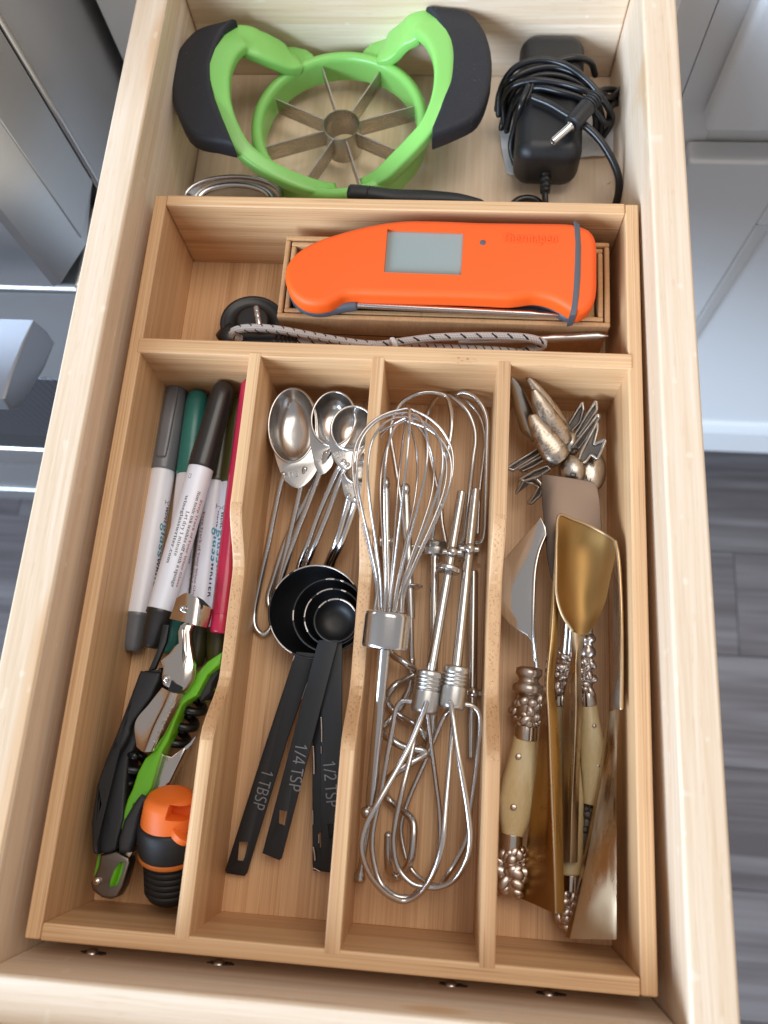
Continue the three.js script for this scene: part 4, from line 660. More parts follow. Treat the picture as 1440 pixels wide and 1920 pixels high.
// ---------------------------------------------------------------- second compartment: measuring spoons
// bowl hung from a rim: a and b half-axes over x and z, depth down, turned by rot; flat > 0 squares the bottom
function bowl(c, a, b, depth, rot = 0, flat = 0.6, n = 18, m = 44) {
  const pos = [], idx = [], uv = [];
  for (let i = 0; i <= n; i++) { const t = (i / n) * Math.PI / 2, rf = Math.pow(Math.cos(t), flat), yf = Math.sin(t); for (let k = 0; k < m; k++) { const g = (k / m) * Math.PI * 2, x = a * rf * Math.cos(g), z = b * rf * Math.sin(g); pos.push(c[0] + x * Math.cos(rot) - z * Math.sin(rot), c[1] - depth * yf, c[2] + x * Math.sin(rot) + z * Math.cos(rot)); uv.push(k / m, i / n); if (i < n) { const o = i * m, k1 = (k + 1) % m; idx.push(o + k, o + k1, o + m + k, o + k1, o + m + k1, o + m + k); } } }
  const g = new THREE.BufferGeometry(); g.setAttribute('position', new THREE.Float32BufferAttribute(pos, 3)); g.setAttribute('uv', new THREE.Float32BufferAttribute(uv, 2)); g.setIndex(idx); g.computeVertexNormals(); return g;
}
const oval = (c, a, b, rot = 0, n = 44, from = 0, to = Math.PI * 2) => Array.from({ length: n }, (_, k) => { const g = lerp(from, to, to - from > 6.2 ? k / n : k / (n - 1)), x = a * Math.cos(g), z = b * Math.sin(g); return [c[0] + x * Math.cos(rot) - z * Math.sin(rot), c[1], c[2] + x * Math.sin(rot) + z * Math.cos(rot)]; });
const spoonSteel = new THREE.MeshPhysicalMaterial({ color: rgb(0.6, 0.575, 0.55), metalness: 1, roughness: 0.23 });
function steelSpoon(label, c, a, b, depth, rot, outline, wire, stamp) {
  const s = thing('measuring_spoon', label, 'measuring spoon', 'steel measuring spoons with wire handles');
  part('bowl', bowl(c, a, b, depth, rot, 0.62), spoonSteel, s);
  part('rim', tube(oval([c[0], c[1] + 0.0002, c[2]], a, b, rot), 0.0006, 110, 8, true), chrome, s);
  const lip = []; for (let i = 0; i <= 40; i++) { const g = lerp(-Math.PI - 0.1, 0.1, i / 40), x = a * 1.07 * Math.cos(g), z = b * 1.05 * Math.sin(g); lip.push([c[0] + x * Math.cos(rot) - z * Math.sin(rot), c[2] + x * Math.sin(rot) + z * Math.cos(rot)]); }
  part('flange', plate(lip.concat(outline), 0.0009, c[1], { spline: 160, holes: [xz(oval(c, a, b, rot))], bevel: 0.0002 }), spoonSteel, s);
  part('wire_handle', tube(wire, 0.0016, 120, 12), chrome, s);
  if (stamp) part('stamp', letters(stamp[0], stamp[1], stamp[2], 0.003, 0.00035), spoonSteel, s);
  return settle(s);
}
steelSpoon('largest steel measuring spoon with an oval bowl and wire loop handle', [.0804, -0.0275, .1161], 0.0122, 0.0203, 0.0135, -0.1,
  [[0.0960, 0.1303], [0.0959, 0.1380], [0.0921, 0.1459], [0.0876, 0.1498], [0.0843, 0.1494], [0.0793, 0.1457], [0.0749, 0.1376], [0.0715, 0.1285]],
  [[.0787, -0.028, .143], [.0771, -0.0305, .1473], [.0744, -0.036, .1604], [.0721, -0.04, .1763], [.0685, -0.046, .1973], [.0672, -0.048, .2107], [.0685, -0.048, .2176], [.0724, -0.048, .2211], [.0757, -0.048, .2188], [.0767, -0.048, .2128], [.0783, -0.045, .1997], [.0826, -0.039, .1732], [.0878, -0.0305, .1459], [.0892, -0.028, .1396]], ['1TB', [.0806, -0.0274, .1448], [.0865, -0.0274, .1436]]);
steelSpoon('second largest steel measuring spoon, round bowl half over the oval one', [.1014, -0.0265, .1121], 0.0112, 0.0148, 0.0125, -0.05,
  [[0.1105, 0.1234], [0.1051, 0.1326], [0.1019, 0.1395], [0.0984, 0.1425], [0.0951, 0.1393], [0.0922, 0.1309], [0.0903, 0.1229]],
  [[.0995, -0.0268, .131], [.0956, -0.03, .1414], [.0907, -0.034, .1531], [.0853, -0.038, .1635], [.0803, -0.041, .1756], [.0755, -0.045, .1943], [.0738, -0.046, .203], [.0754, -0.046, .2078], [.0775, -0.046, .2044], [.0805, -0.043, .1917], [.0848, -0.039, .1759], [.0921, -0.033, .1548], [.0999, -0.027, .1326], [.1016, -0.0265, .1299]], ['tsp', [.0959, -0.0265, .1364], [.0995, -0.0265, .1311]]);
steelSpoon('third steel measuring spoon with a deep round mirror bowl', [.1123, -0.0215, .119], 0.0107, 0.0118, 0.0105, 0,
  [[0.1220, 0.1269], [0.1184, 0.1321], [0.1151, 0.1368], [0.1122, 0.1408], [0.1090, 0.1410], [0.1056, 0.1378], [0.1027, 0.1323], [0.1012, 0.1261]],
  [[.1094, -0.0222, .1368], [.1064, -0.025, .1399], [.1024, -0.029, .1485], [.0972, -0.034, .1613], [.0926, -0.038, .1757], [.0882, -0.0445, .186], [.0879, -0.0465, .1889], [.0899, -0.0465, .1896], [.0915, -0.0445, .1869], [.0965, -0.037, .1758], [.1023, -0.032, .1608], [.1082, -0.026, .1439], [.1114, -0.0222, .1384]], ['1/2 tsp', [.1046, -0.0214, .1356], [.11, -0.0214, .1334]]);
steelSpoon('smallest steel measuring spoon, wedged against the second divider', [.1174, -0.0235, .139], 0.0085, 0.0083, 0.008, 0,
  [[0.1252, 0.1434], [0.1240, 0.1493], [0.1205, 0.1552], [0.1160, 0.1574], [0.1115, 0.1546], [0.1091, 0.1473]],
  [[.1132, -0.0245, .1536], [.111, -0.029, .162], [.107, -0.035, .1757], [.1024, -0.0445, .1836], [.1019, -0.0465, .1865], [.1038, -0.0465, .1869], [.1054, -0.0445, .1834], [.1098, -0.0355, .1754], [.1147, -0.029, .161], [.1167, -0.0245, .1548]], ['1/4', [.1118, -0.0234, .1513], [.1154, -0.0234, .1495]]);
const enamel = plastic(0.0085, 0.0085, 0.0095, 0.46, { bumpMap: pebbleTex, bumpScale: 0.00001 }), wornSteel = new THREE.MeshPhysicalMaterial({ color: rgb(0.55, 0.5, 0.46), metalness: 1, roughness: 0.35 }), printGrey = plastic(0.19, 0.19, 0.2, 0.6);
function blackSpoon(label, c, r, depth, outline, holes, yTop, worn, text, flakes = []) {
  const s = thing('measuring_spoon', label, 'measuring spoon', 'nested black measuring spoons');
  part('bowl', [bowl(c, r, r, depth, 0, 0.7), bowl([c[0], c[1], c[2]], r - 0.0007, r - 0.0007, depth - 0.0007, 0, 0.7)], enamel, s);
  part('rim', tube(oval([c[0], c[1], c[2]], r - 0.00035, r - 0.00035), 0.0005, 110, 8, true), enamel, s);
  if (worn.length) part('worn_rim', worn.map(([a, b]) => tube(oval([c[0], c[1] + 0.00018, c[2]], r - 0.00032, r - 0.00032, 0, 14, a, b), 0.00048, 24, 8)), wornSteel, s);
  const h = part('handle', plate(outline, 0.0012, yTop, { holes, bevel: 0.0003 }), enamel, s);
  if (flakes.length) part('worn_edge', flakes.map(([p, q, w]) => tube([p, V(p).lerp(V(q), 0.5).add(V(w * 0.3, 0, 0)).toArray(), q], w, 8, 6)), wornSteel, h);
  if (text) part('lettering', letters(text[0], text[1], text[2], 0.0056, 0.00012, { f: fontLight }), printGrey, h);
  return settle(s);
}
{
  const yA = slope([.0948, -0.0315, .2339], [.105, -0.0315, .2332], [.0737, -0.0455, .3302]);
  blackSpoon('black one tablespoon measuring spoon, widest bowl of its nest', [.1006, -0.0312, .2104], 0.0228, 0.0175, [[0.0935, 0.2302], [0.1048, 0.2305], [0.1027, 0.2341], [0.0925, 0.2696], [0.0782, 0.3303], [0.0771, 0.3317], [0.0688, 0.3312], [0.0679, 0.3300], [0.0801, 0.2809], [0.0922, 0.2340]], [[[0.0729, 0.3169], [0.0779, 0.3165], [0.0769, 0.3234], [0.0760, 0.3257], [0.0729, 0.3255]]], yA, [[2.0, 2.75], [3.6, 4.0], [4.15, 5.6]], ['1 TBSP', [.0817, -0.0383, .2846], [.0784, -0.041, .3017]],
    [[[.1025, -0.0318, .2341], [.0976, -0.0345, .2515], 0.0003], [[.092, -0.0318, .2343], [.0926, -0.0315, .2323], 0.0004], [[.0801, -0.0378, .2807], [.0835, -0.0358, .267], 0.00018]]);
  const yB = slope([.1153, -0.03, .2323], [.1052, -0.03, .2329], [.1144, -0.044, .3273]);
  blackSpoon('black one teaspoon measuring spoon, almost hidden, with a chipped edge', [.1079, -0.0295, .2121], 0.0178, 0.013, [[0.1047, 0.2279], [0.1148, 0.2265], [0.1146, 0.2384], [0.1182, 0.3265], [0.1089, 0.3268], [0.1082, 0.3239], [0.1043, 0.2711], [0.1051, 0.2390]], [[[0.1096, 0.3100], [0.1135, 0.3097], [0.1137, 0.3165], [0.1108, 0.3172]]], yB, [[2.95, 3.2], [4.55, 4.75], [4.95, 5.02]], null,
    [[[.1049, -0.0352, .2728], [.1062, -0.037, .2845], 0.0005], [[.1067, -0.0397, .3009], [.1072, -0.0405, .3067], 0.0003], [[.1083, -0.0419, .3169], [.1094, -0.0427, .3219], 0.0006], [[.1104, -0.0408, .3112], [.1106, -0.0413, .3144], 0.0004], [[.1089, -0.0436, .3256], [.1119, -0.0437, .3268], 0.00025]]);
  const yC = slope([.1155, -0.028, .2325], [.1055, -0.028, .2331], [.1171, -0.0415, .3267]);
  blackSpoon('black half teaspoon measuring spoon beside the second divider', [.1098, -0.0278, .2132], 0.0138, 0.0105, [[0.1078, 0.2255], [0.1153, 0.2243], [0.1160, 0.2336], [0.1220, 0.3270], [0.1127, 0.3264], [0.1076, 0.2566], [0.1075, 0.2341]], [[[0.1138, 0.3056], [0.1172, 0.3053], [0.1178, 0.3125], [0.1152, 0.3127]]], yC, [[2.55, 2.9], [3.1, 3.75], [4.05, 4.6], [4.95, 5.1]], ['1/2 TSP', [.1103, -0.0345, .2793], [.1134, -0.0372, .2988]], [[[.108, -0.0315, .2595], [.109, -0.033, .2701], 0.00035], [[.1089, -0.0333, .2725], [.1091, -0.0337, .2753], 0.0002]]);
  const yD = slope([.1053, -0.0252, .2277], [.1135, -0.0252, .2265], [.09, -0.0395, .3214]);
  blackSpoon('black quarter teaspoon measuring spoon, smallest, on top of its nest', [.1117, -0.025, .2151], 0.0104, 0.0085, [[0.1046, 0.2248], [0.1136, 0.2242], [0.1135, 0.2265], [0.0945, 0.3222], [0.0934, 0.3230], [0.0855, 0.3206], [0.1038, 0.2278]], [[[0.0915, 0.3011], [0.0958, 0.3015], [0.0950, 0.3084], [0.0917, 0.3075]]], yD, [[3.75, 4.15], [4.3, 4.75], [4.85, 5.75]], ['1/4 TSP', [.0973, -0.0318, .2719], [.0954, -0.0348, .2924]]);
}


// ---------------------------------------------------------------- third compartment: whisk, beaters, dough hooks
{
  const w = thing('whisk', 'wire balloon whisk with a steel collar and thin shaft', 'whisk');
  const A = [.1375, -0.0085, .212], T = [.1411, .0035, .1182], f = frameOf(A, T), L = f.L;
  const rad = (t) => 0.0235 * Math.pow(Math.sin(Math.PI * Math.pow(t, 1.55) * 0.93 + 0.12), 0.9) * (t > 0.995 ? 0.4 : 1);
  const wires = [];
  for (let k = 0; k < 8; k++) {
    const a = (k / 8) * Math.PI + 0.13, top = 1 - (k % 4) * 0.022, pts = [];
    const prof = [[0, 0.0045 + 0.0012 * (k % 3)], [0.12, 0.0066], [0.3, 0.0118], [0.48, 0.0178], [0.62, 0.0216], [0.72, 0.0226], [0.82, 0.0212], [0.91, 0.016], [0.965, 0.0093], [0.99, 0.0033]];
    for (const [t, r] of prof) pts.push([t * top, r]); pts.push([top, 0]); for (const [t, r] of prof.slice().reverse()) pts.push([t * top, -r]);
    wires.push(part('wire', tube(pts.map(([t, r]) => V(L * t, r * Math.cos(a), r * Math.sin(a) * 1.03).applyMatrix4(f).toArray()), 0.0006, 120, 8), chrome, w));
  }
  const B = [.1366, -0.0105, .2288], cl = V(B).sub(V(A)).length();
  part('collar', turned(A, B, [[0.0012, 0], [0.001, 0.0035], [0, 0.0052], [0.0002, 0.0088], [0.0012, 0.0102], [0.003, 0.0104], [cl - 0.0015, 0.0104], [cl - 0.0004, 0.0101], [cl, 0.0096], [cl, 0]], 56), chrome, w);
  const C = [.1336, -0.034, .2976], D = [.1302, -0.041, .3296], sl = V(C).sub(V(B)).length();
  part('shaft', turned(B, C, [[0, 0], [0, 0.0026], [sl * 0.96, 0.0026], [sl, 0.0019], [sl, 0]], 20), chrome, w);
  part('locking_pin', [rod([.1312, -0.033, .2995], [.1355, -0.033, .2983], 0.0018), new THREE.SphereGeometry(0.0026, 18, 12).translate(...[.1319, -0.033, .2992])], chrome, w);
  const tl = V(D).sub(V(C)).length();
  part('shaft_end', turned(C, D, [[0, 0], [0, 0.0016], [tl * 0.8, 0.0016], [tl * 0.86, 0.0021], [tl * 0.93, 0.003], [tl * 0.98, 0.0026], [tl, 0.001], [tl, 0]], 20), steel, w);
  settle(w);
}
const bWire = 0.00125;
function beater(label, shaft, ferr, extras, loops, mat = steel) {
  const b = thing('beater', label, 'mixer beater', 'steel mixer beaters');
  const [s0, s1] = shaft, sl = V(s1).sub(V(s0)).length();
  part('shaft', turned(s0, s1, [[0, 0], [0, 0.0019], [0.0006, 0.0024], [sl, 0.0024]], 22), mat, b);
  const [f0, f1] = ferr, fl = V(f1).sub(V(f0)).length(), pr = [[0, 0], [0, 0.0052], [0.0008, 0.006]];
  for (const q of [0.18, 0.27, 0.36, 0.45]) pr.push([fl * q - 0.0005, 0.0061], [fl * q - 0.0003, 0.0055], [fl * q + 0.0003, 0.0055], [fl * q + 0.0005, 0.0061]);
  pr.push([fl * 0.5, 0.0062], [fl * 0.9, 0.0062], [fl * 0.97, 0.0056], [fl, 0.0046], [fl, 0]);
  part('ferrule', turned(f0, f1, pr, 40), satinSteel, b);
  for (const [n, g] of extras) part(n, g, mat, b);
  for (const [pts, r] of loops) part('wire_loop', tube(pts, r ?? bWire, 130, 12), chrome, b);
  return settle(b);
}
const pinCross = (p, dx, r = 0.0022) => [new THREE.SphereGeometry(r * 1.25, 16, 12).translate(p[0], p[1] + 0.0012, p[2]), rod([p[0] - dx, p[1], p[2]], [p[0] + dx, p[1], p[2]], r * 0.75)];
beater('steel mixer beater in front, its loop reaching nearest the front wall', [[.1684, -0.0325, .1461], [.1576, -0.0265, .2356]], [[.1571, -0.026, .2357], [.1552, -0.026, .2549]],
  [['locking_pin', join(pinCross([.1649, -0.029, .1784], 0.0048))], ['collar', turned([.1634, -0.0285, .1854], [.1628, -0.0285, .1891], [[0, 0.002], [0, 0.0056], [0.0008, 0.006], [0.0022, 0.006], [0.003, 0.0056], [0.003, 0.002]], 36)]],
  [[[[.1565, -0.0195, .2504], [.1545, -0.0165, .2569], [.15, -0.0125, .2697], [.1387, -0.0075, .2927], [.134, -0.0075, .3029], [.1327, -0.0095, .3111], [.1362, -0.015, .3216], [.1443, -0.0215, .3304], [.1515, -0.025, .3327], [.1577, -0.023, .329], [.1639, -0.0175, .3177], [.1661, -0.0155, .3077], [.1671, -0.0175, .2899], [.1683, -0.0235, .2684], [.1688, -0.0275, .2556]]],
    [[[.1516, -0.026, .2502], [.1457, -0.0265, .2501], [.1431, -0.027, .2523], [.1415, -0.0275, .2621], [.1381, -0.029, .2904], [.1355, -0.0295, .3087], [.1367, -0.03, .3182], [.1408, -0.03, .3276], [.1475, -0.028, .3316], [.1539, -0.029, .3321]]],
    [[[.1568, -0.032, .2538], [.1595, -0.038, .269], [.1623, -0.0425, .284], [.1651, -0.0445, .3006], [.1651, -0.044, .3151], [.1604, -0.041, .3273], [.1542, -0.034, .3325]]]]);
beater('steel mixer beater in front beside the third divider', [[.1752, -0.0325, .1444], [.1693, -0.0275, .2333]], [[.1695, -0.0275, .2328], [.1677, -0.0275, .2521]],
  [['locking_pin', join(pinCross([.1731, -0.029, .1763], 0.0048))]],
  [[[[.1672, -0.0205, .2495], [.1684, -0.0185, .2559], [.1707, -0.0165, .2683], [.1739, -0.0165, .2822], [.1767, -0.018, .2955], [.178, -0.0205, .3061], [.1767, -0.024, .3149], [.1718, -0.0285, .3237], [.1654, -0.0305, .3272], [.1596, -0.031, .3275], [.1544, -0.031, .3267], [.1481, -0.031, .3214], [.1452, -0.029, .3116], [.1454, -0.027, .3029], [.1478, -0.026, .2876], [.1512, -0.029, .2696], [.1526, -0.0335, .2577]]],
    [[[.1724, -0.0275, .2494], [.1778, -0.0285, .2502], [.1806, -0.029, .2533], [.1805, -0.033, .272], [.1785, -0.038, .2948], [.1772, -0.0405, .3084], [.1706, -0.0415, .3217], [.1665, -0.036, .3271]]],
    [[[.1676, -0.034, .2518], [.165, -0.0365, .2548], [.158, -0.041, .2729], [.1489, -0.0445, .2974], [.1475, -0.0455, .3071], [.1529, -0.0445, .3222], [.159, -0.042, .3269], [.1647, -0.0365, .3278]]]]);
beater('steel mixer beater with its loops against the back, left of its twin', [[.1564, -0.041, .177], [.1598, -0.0445, .2654]], [[.156, -0.0405, .17], [.1564, -0.0415, .1772]], [],
  [[[[.1421, -0.038, .1736], [.1411, -0.037, .1701], [.1381, -0.033, .1525], [.1342, -0.031, .1335], [.1314, -0.029, .1215], [.131, -0.028, .1152], [.1328, -0.0265, .1081], [.1368, -0.025, .1016], [.1456, -0.0235, .0974], [.1523, -0.0245, .0964], [.158, -0.0265, .0973], [.1605, -0.026, .1034], [.1617, -0.025, .1131], [.1605, -0.026, .1268], [.1581, -0.029, .1385], [.1565, -0.033, .1527], [.1547, -0.0385, .1706]], 0.0012],
    [[[.1616, -0.042, .1699], [.1593, -0.043, .1597], [.158, -0.044, .1492], [.1546, -0.0455, .1356], [.1511, -0.0465, .1226], [.1485, -0.0465, .1104], [.1481, -0.0455, .1038], [.1493, -0.043, .0981], [.1538, -0.034, .0943], [.1563, -0.03, .0949]], 0.0012],
    [[[.142, -0.0405, .1733], [.1495, -0.0405, .1737]], 0.0012]]);
beater('steel mixer beater with its loops against the back, right of its twin', [[.1761, -0.0435, .1836], [.1785, -0.0465, .2725]], [[.1713, -0.0435, .1701], [.1722, -0.0445, .177]], [['locking_pin', join(pinCross([.1783, -0.045, .2429], 0.004))]],
  [[[[.1684, -0.0415, .1724], [.1701, -0.0405, .1687], [.1715, -0.0365, .1553], [.1723, -0.0345, .1439], [.1733, -0.0315, .1292], [.1741, -0.0305, .1189], [.1731, -0.0295, .1124], [.1692, -0.0285, .1042], [.1638, -0.0285, .0988], [.1585, -0.0295, .0953], [.1552, -0.031, .0948]], 0.0012],
    [[[.177, -0.0405, .17], [.1796, -0.0395, .169], [.1806, -0.0385, .164], [.1805, -0.0365, .1543], [.1799, -0.0305, .1207], [.1793, -0.0285, .1082], [.1766, -0.0275, .1014], [.1713, -0.0275, .0957], [.1661, -0.0285, .094], [.1624, -0.031, .0948], [.159, -0.0325, .0933]], 0.0012],
    [[[.1776, -0.0445, .1639], [.1779, -0.0455, .1394], [.1792, -0.0455, .1229], [.1794, -0.0455, .1109], [.1764, -0.0445, .1002], [.1693, -0.041, .0929], [.1624, -0.035, .0926]], 0.001]]);
function hook(label, rows, extras) {
  const h = thing('dough_hook', label, 'dough hook', 'steel dough hooks');
  for (const [n, g] of rows) part(n, g, chrome, h);
  return settle(h);
}
const shank = (a, b) => { const l = V(b).sub(V(a)).length(); return turned(a, b, [[0, 0], [0.0003, 0.0017], [0.0016, 0.0025], [0.004, 0.0026], [0.0056, 0.002], [0.006, 0.0018], [0.0066, 0.0023], [l, 0.0023], [l, 0]], 20); };
hook('steel dough hook lying under the whisk with two pins on its shank', [['shank', shank([.1295, -0.035, .1395], [.1354, -0.041, .2117])],
  ['locking_pin', join([rod([.1288, -0.037, .1727], [.1357, -0.037, .1723], 0.0014), new THREE.SphereGeometry(0.0026, 14, 10).scale(0.85, 1, 1.3).translate(...[.1294, -0.036, .1729]), new THREE.SphereGeometry(0.0022, 14, 10).scale(0.7, 1, 1.3).translate(...[.1352, -0.037, .1726])])],
  ['spiral', tube([[.1354, -0.041, .2117], [.1356, -0.042, .222], [.1383, -0.0415, .2273], [.1435, -0.039, .2308], [.1482, -0.041, .2333], [.1498, -0.045, .2354], [.1454, -0.0435, .2389], [.1411, -0.04, .2419], [.138, -0.0405, .2461], [.1373, -0.0435, .2494], [.1398, -0.0455, .2531], [.1449, -0.044, .2566], [.1518, -0.0405, .2601], [.1558, -0.041, .264], [.1562, -0.0445, .2685], [.1528, -0.0465, .2714]], 0.0017, 150, 12)]]);
hook('steel dough hook with disc collar, spiral ending in an open hook', [['shank', shank([.1397, -0.0365, .1419], [.1463, -0.042, .2096])],
  ['collar', turned([.1446, -0.0405, .1935], [.1448, -0.0405, .1959], [[0, 0.002], [0, 0.0056], [0.0004, 0.0068], [0.0012, 0.0068], [0.0016, 0.0056], [0.0016, 0.002]], 36)],
  ['neck', rod([.1462, -0.042, .2091], [.1479, -0.0445, .2294], 0.0015)],
  ['spiral', tube([[.1479, -0.0445, .2294], [.1476, -0.047, .2425], [.1411, -0.0475, .2555], [.137, -0.045, .2608], [.136, -0.0405, .2644], [.1412, -0.037, .2674], [.146, -0.037, .2697], [.1515, -0.038, .2705], [.1559, -0.039, .2712], [.157, -0.0395, .2723], [.1513, -0.037, .2762], [.145, -0.036, .2806], [.1415, -0.0375, .2839], [.139, -0.042, .288], [.1391, -0.045, .2914], [.1412, -0.0465, .2942], [.1457, -0.045, .2972], [.1504, -0.042, .2997], [.1529, -0.04, .3025], [.1535, -0.039, .3098], [.1529, -0.04, .3174], [.1503, -0.043, .3235], [.1471, -0.045, .3267], [.1439, -0.043, .3251], [.1428, -0.038, .3188], [.1423, -0.035, .3085]], 0.0019, 220, 14)]]);


// ---------------------------------------------------------------- fourth compartment: deer heads, cheese knife, servers
const pewterMap = texture(256, 256, (u, v) => { const a = vnoise(u * 12, v * 12, 81, 12, 12) * 0.6 + vnoise(u * 48, v * 48, 82, 48, 48) * 0.4, d = smooth(0.55, 0.72, a), q = vnoise(u * 90, v * 90, 83, 90, 90); return mixc([0.80, 0.76, 0.71], [0.26, 0.235, 0.215], clamp(d * 0.32 + smooth(0.84, 0.95, q) * 0.5)); });
const pewter = new THREE.MeshPhysicalMaterial({ map: pewterMap, color: rgb(0.85, 0.82, 0.78), metalness: 1, roughness: 0.36, bumpMap: smearTex, bumpScale: 0.00012 });
const pewterBright = new THREE.MeshPhysicalMaterial({ color: rgb(0.52, 0.48, 0.43), metalness: 1, roughness: 0.3, bumpMap: smearTex, bumpScale: 0.0002 });
const pewterDark = new THREE.MeshPhysicalMaterial({ color: rgb(0.14, 0.125, 0.11), metalness: 1, roughness: 0.45, bumpMap: smearTex, bumpScale: 0.0005 });
const ear = (rows) => { const g = swept(rows, 48, 24, 2.2, [0, 1, 0]); const uv = g.attributes.uv; for (let i = 0; i < uv.count; i++) uv.setXY(i, uv.getX(i) * 0.9, uv.getY(i) * 0.8); return g; };
function antler(parent, pts, drop = 0.004) { // thin cast blade with a raised rim
  const b = part('antler', plate(xz(pts), 0.0022, (() => { const c = pts.map((p) => p[1]); return (x, z) => { let a = 0, w = 0; pts.forEach((p, i) => { const k = 1 / ((p[0] - x) ** 2 + (p[2] - z) ** 2 + 1e-6); a += k * c[i]; w += k; }); return a / w - 0.0008; }; })(), { fine: 0.006 }), pewterDark, parent);
  part('antler_rim', tube(new Poly([...pts, pts[0], pts[1]], 0.0007), 0.00085, 110, 8), pewterBright, b);
  return b;
}
{
  const d = thing('deer_head', 'tarnished silver deer head with long ear lying in front of its twin', 'deer ornament', 'silver deer heads');
  part('ear', ear([[[.2004, -0.0185, .109], 0.0022, 0.0015], [[.2031, -0.019, .1144], 0.004, 0.0024], [[.2081, -0.0205, .1214], 0.006, 0.0036], [[.2125, -0.0225, .1269], 0.0069, 0.0044], [[.2164, -0.0245, .1304], 0.0054, 0.004]]), pewter, d);
  const hd = new THREE.SphereGeometry(0.0068, 36, 24); hd.scale(1, 0.9, 1.2); hd.translate(...[.2219, -0.028, .1344]);
  part('head', [hd, swept([[[.221, -0.027, .1304], 0.0058, 0.005], [[.2237, -0.031, .1392], 0.0052, 0.005], [[.2258, -0.037, .1441], 0.0038, 0.0038]], 24, 20)], pewterBright, d);
  part('eye', tube(oval([.2214, -0.0222, .1382], 0.0014, 0.0009, 0.1, 16), 0.00028, 40, 6, true), pewterDark, d);
  antler(d, [[.2243, -0.025, .1304], [.2254, -0.024, .1263], [.2289, -0.022, .119], [.2327, -0.02, .111], [.2331, -0.021, .1139], [.2313, -0.0225, .1221], [.2368, -0.0205, .1198], [.2352, -0.0215, .1245], [.2333, -0.024, .1289], [.2304, -0.0245, .1264], [.228, -0.0255, .13], [.2259, -0.0255, .1312]]);
  antler(d, [[.1971, -0.031, .1385], [.203, -0.0285, .1352], [.2097, -0.026, .1327], [.2108, -0.0265, .1344], [.2057, -0.029, .1374], [.1985, -0.0315, .1394]]);
  antler(d, [[.1958, -0.036, .1442], [.1976, -0.034, .1383], [.204, -0.034, .1397], [.2063, -0.033, .1418], [.204, -0.035, .1463], [.2016, -0.037, .1489], [.2033, -0.036, .1494], [.2075, -0.034, .1454], [.2083, -0.032, .1415], [.2044, -0.031, .1376], [.1988, -0.032, .1392]]);
  part('shoulder', [(() => { const g = new THREE.SphereGeometry(0.009, 32, 20); g.scale(0.85, 0.4, 1.3); g.translate(...[.2319, -0.033, .1316]); return g; })()], pewterBright, d);
  part('engraving', tube([[.2282, -0.0283, .1379], [.2286, -0.0279, .1358], [.2292, -0.028, .1382], [.2302, -0.0283, .1397], [.2309, -0.0277, .138]], 0.00025, 30, 6), pewterDark, d);
  settle(d);
  const e = thing('deer_head', 'tarnished silver deer head behind its twin, three pointed ears raised', 'deer ornament', 'silver deer heads');
  part('ear', ear([[[.2006, -0.0135, .0976], 0.0012, 0.001], [[.2037, -0.0165, .1027], 0.0038, 0.0024], [[.2096, -0.021, .1107], 0.0055, 0.0036], [[.2155, -0.0255, .1162], 0.0058, 0.004], [[.2193, -0.028, .1205], 0.0035, 0.003]]), pewter, e);
  part('ear', ear([[[.1975, -0.012, .0918], 0.0013, 0.001], [[.203, -0.016, .0972], 0.003, 0.0022], [[.2102, -0.022, .1045], 0.0042, 0.003], [[.2169, -0.028, .11], 0.0036, 0.0028], [[.2195, -0.031, .1138], 0.002, 0.002]]), pewter, e);
  part('ear', ear([[[.1894, -0.0125, .0919], 0.001, 0.0012], [[.193, -0.018, .0955], 0.003, 0.003], [[.1971, -0.025, .1026], 0.0046, 0.004], [[.2013, -0.031, .1103], 0.0052, 0.0045], [[.2051, -0.035, .116], 0.003, 0.003]]), pewterBright, e);
  part('head', (() => { const g = new THREE.SphereGeometry(0.0062, 30, 20); g.scale(1, 0.9, 1.2); g.translate(...[.221, -0.034, .1175]); return g; })(), pewterBright, e);
  antler(e, [[.2223, -0.029, .1211], [.2262, -0.027, .116], [.2296, -0.0255, .1113], [.2337, -0.0235, .1054], [.2345, -0.024, .1066], [.232, -0.026, .111], [.229, -0.028, .1166], [.2254, -0.03, .1217]]);
  antler(e, [[.2229, -0.031, .1151], [.226, -0.029, .11], [.2286, -0.027, .105], [.2331, -0.0245, .0975], [.2336, -0.0255, .102], [.2298, -0.028, .1083], [.225, -0.031, .1153]]);
  antler(e, [[.219, -0.033, .1107], [.2228, -0.0305, .1043], [.2269, -0.028, .097], [.2275, -0.0285, .1009], [.2264, -0.031, .1066], [.2212, -0.0335, .1127]]);
  antler(e, [[.1907, -0.0355, .1313], [.1966, -0.034, .1275], [.2059, -0.032, .1215], [.207, -0.0325, .1239], [.1996, -0.0345, .1286], [.1938, -0.0365, .1322]]);
  antler(e, [[.1968, -0.0345, .1319], [.2023, -0.0325, .1289], [.2079, -0.031, .1258], [.2091, -0.0315, .1276], [.2031, -0.034, .1309], [.1985, -0.0355, .1329]]);
  settle(e);
}
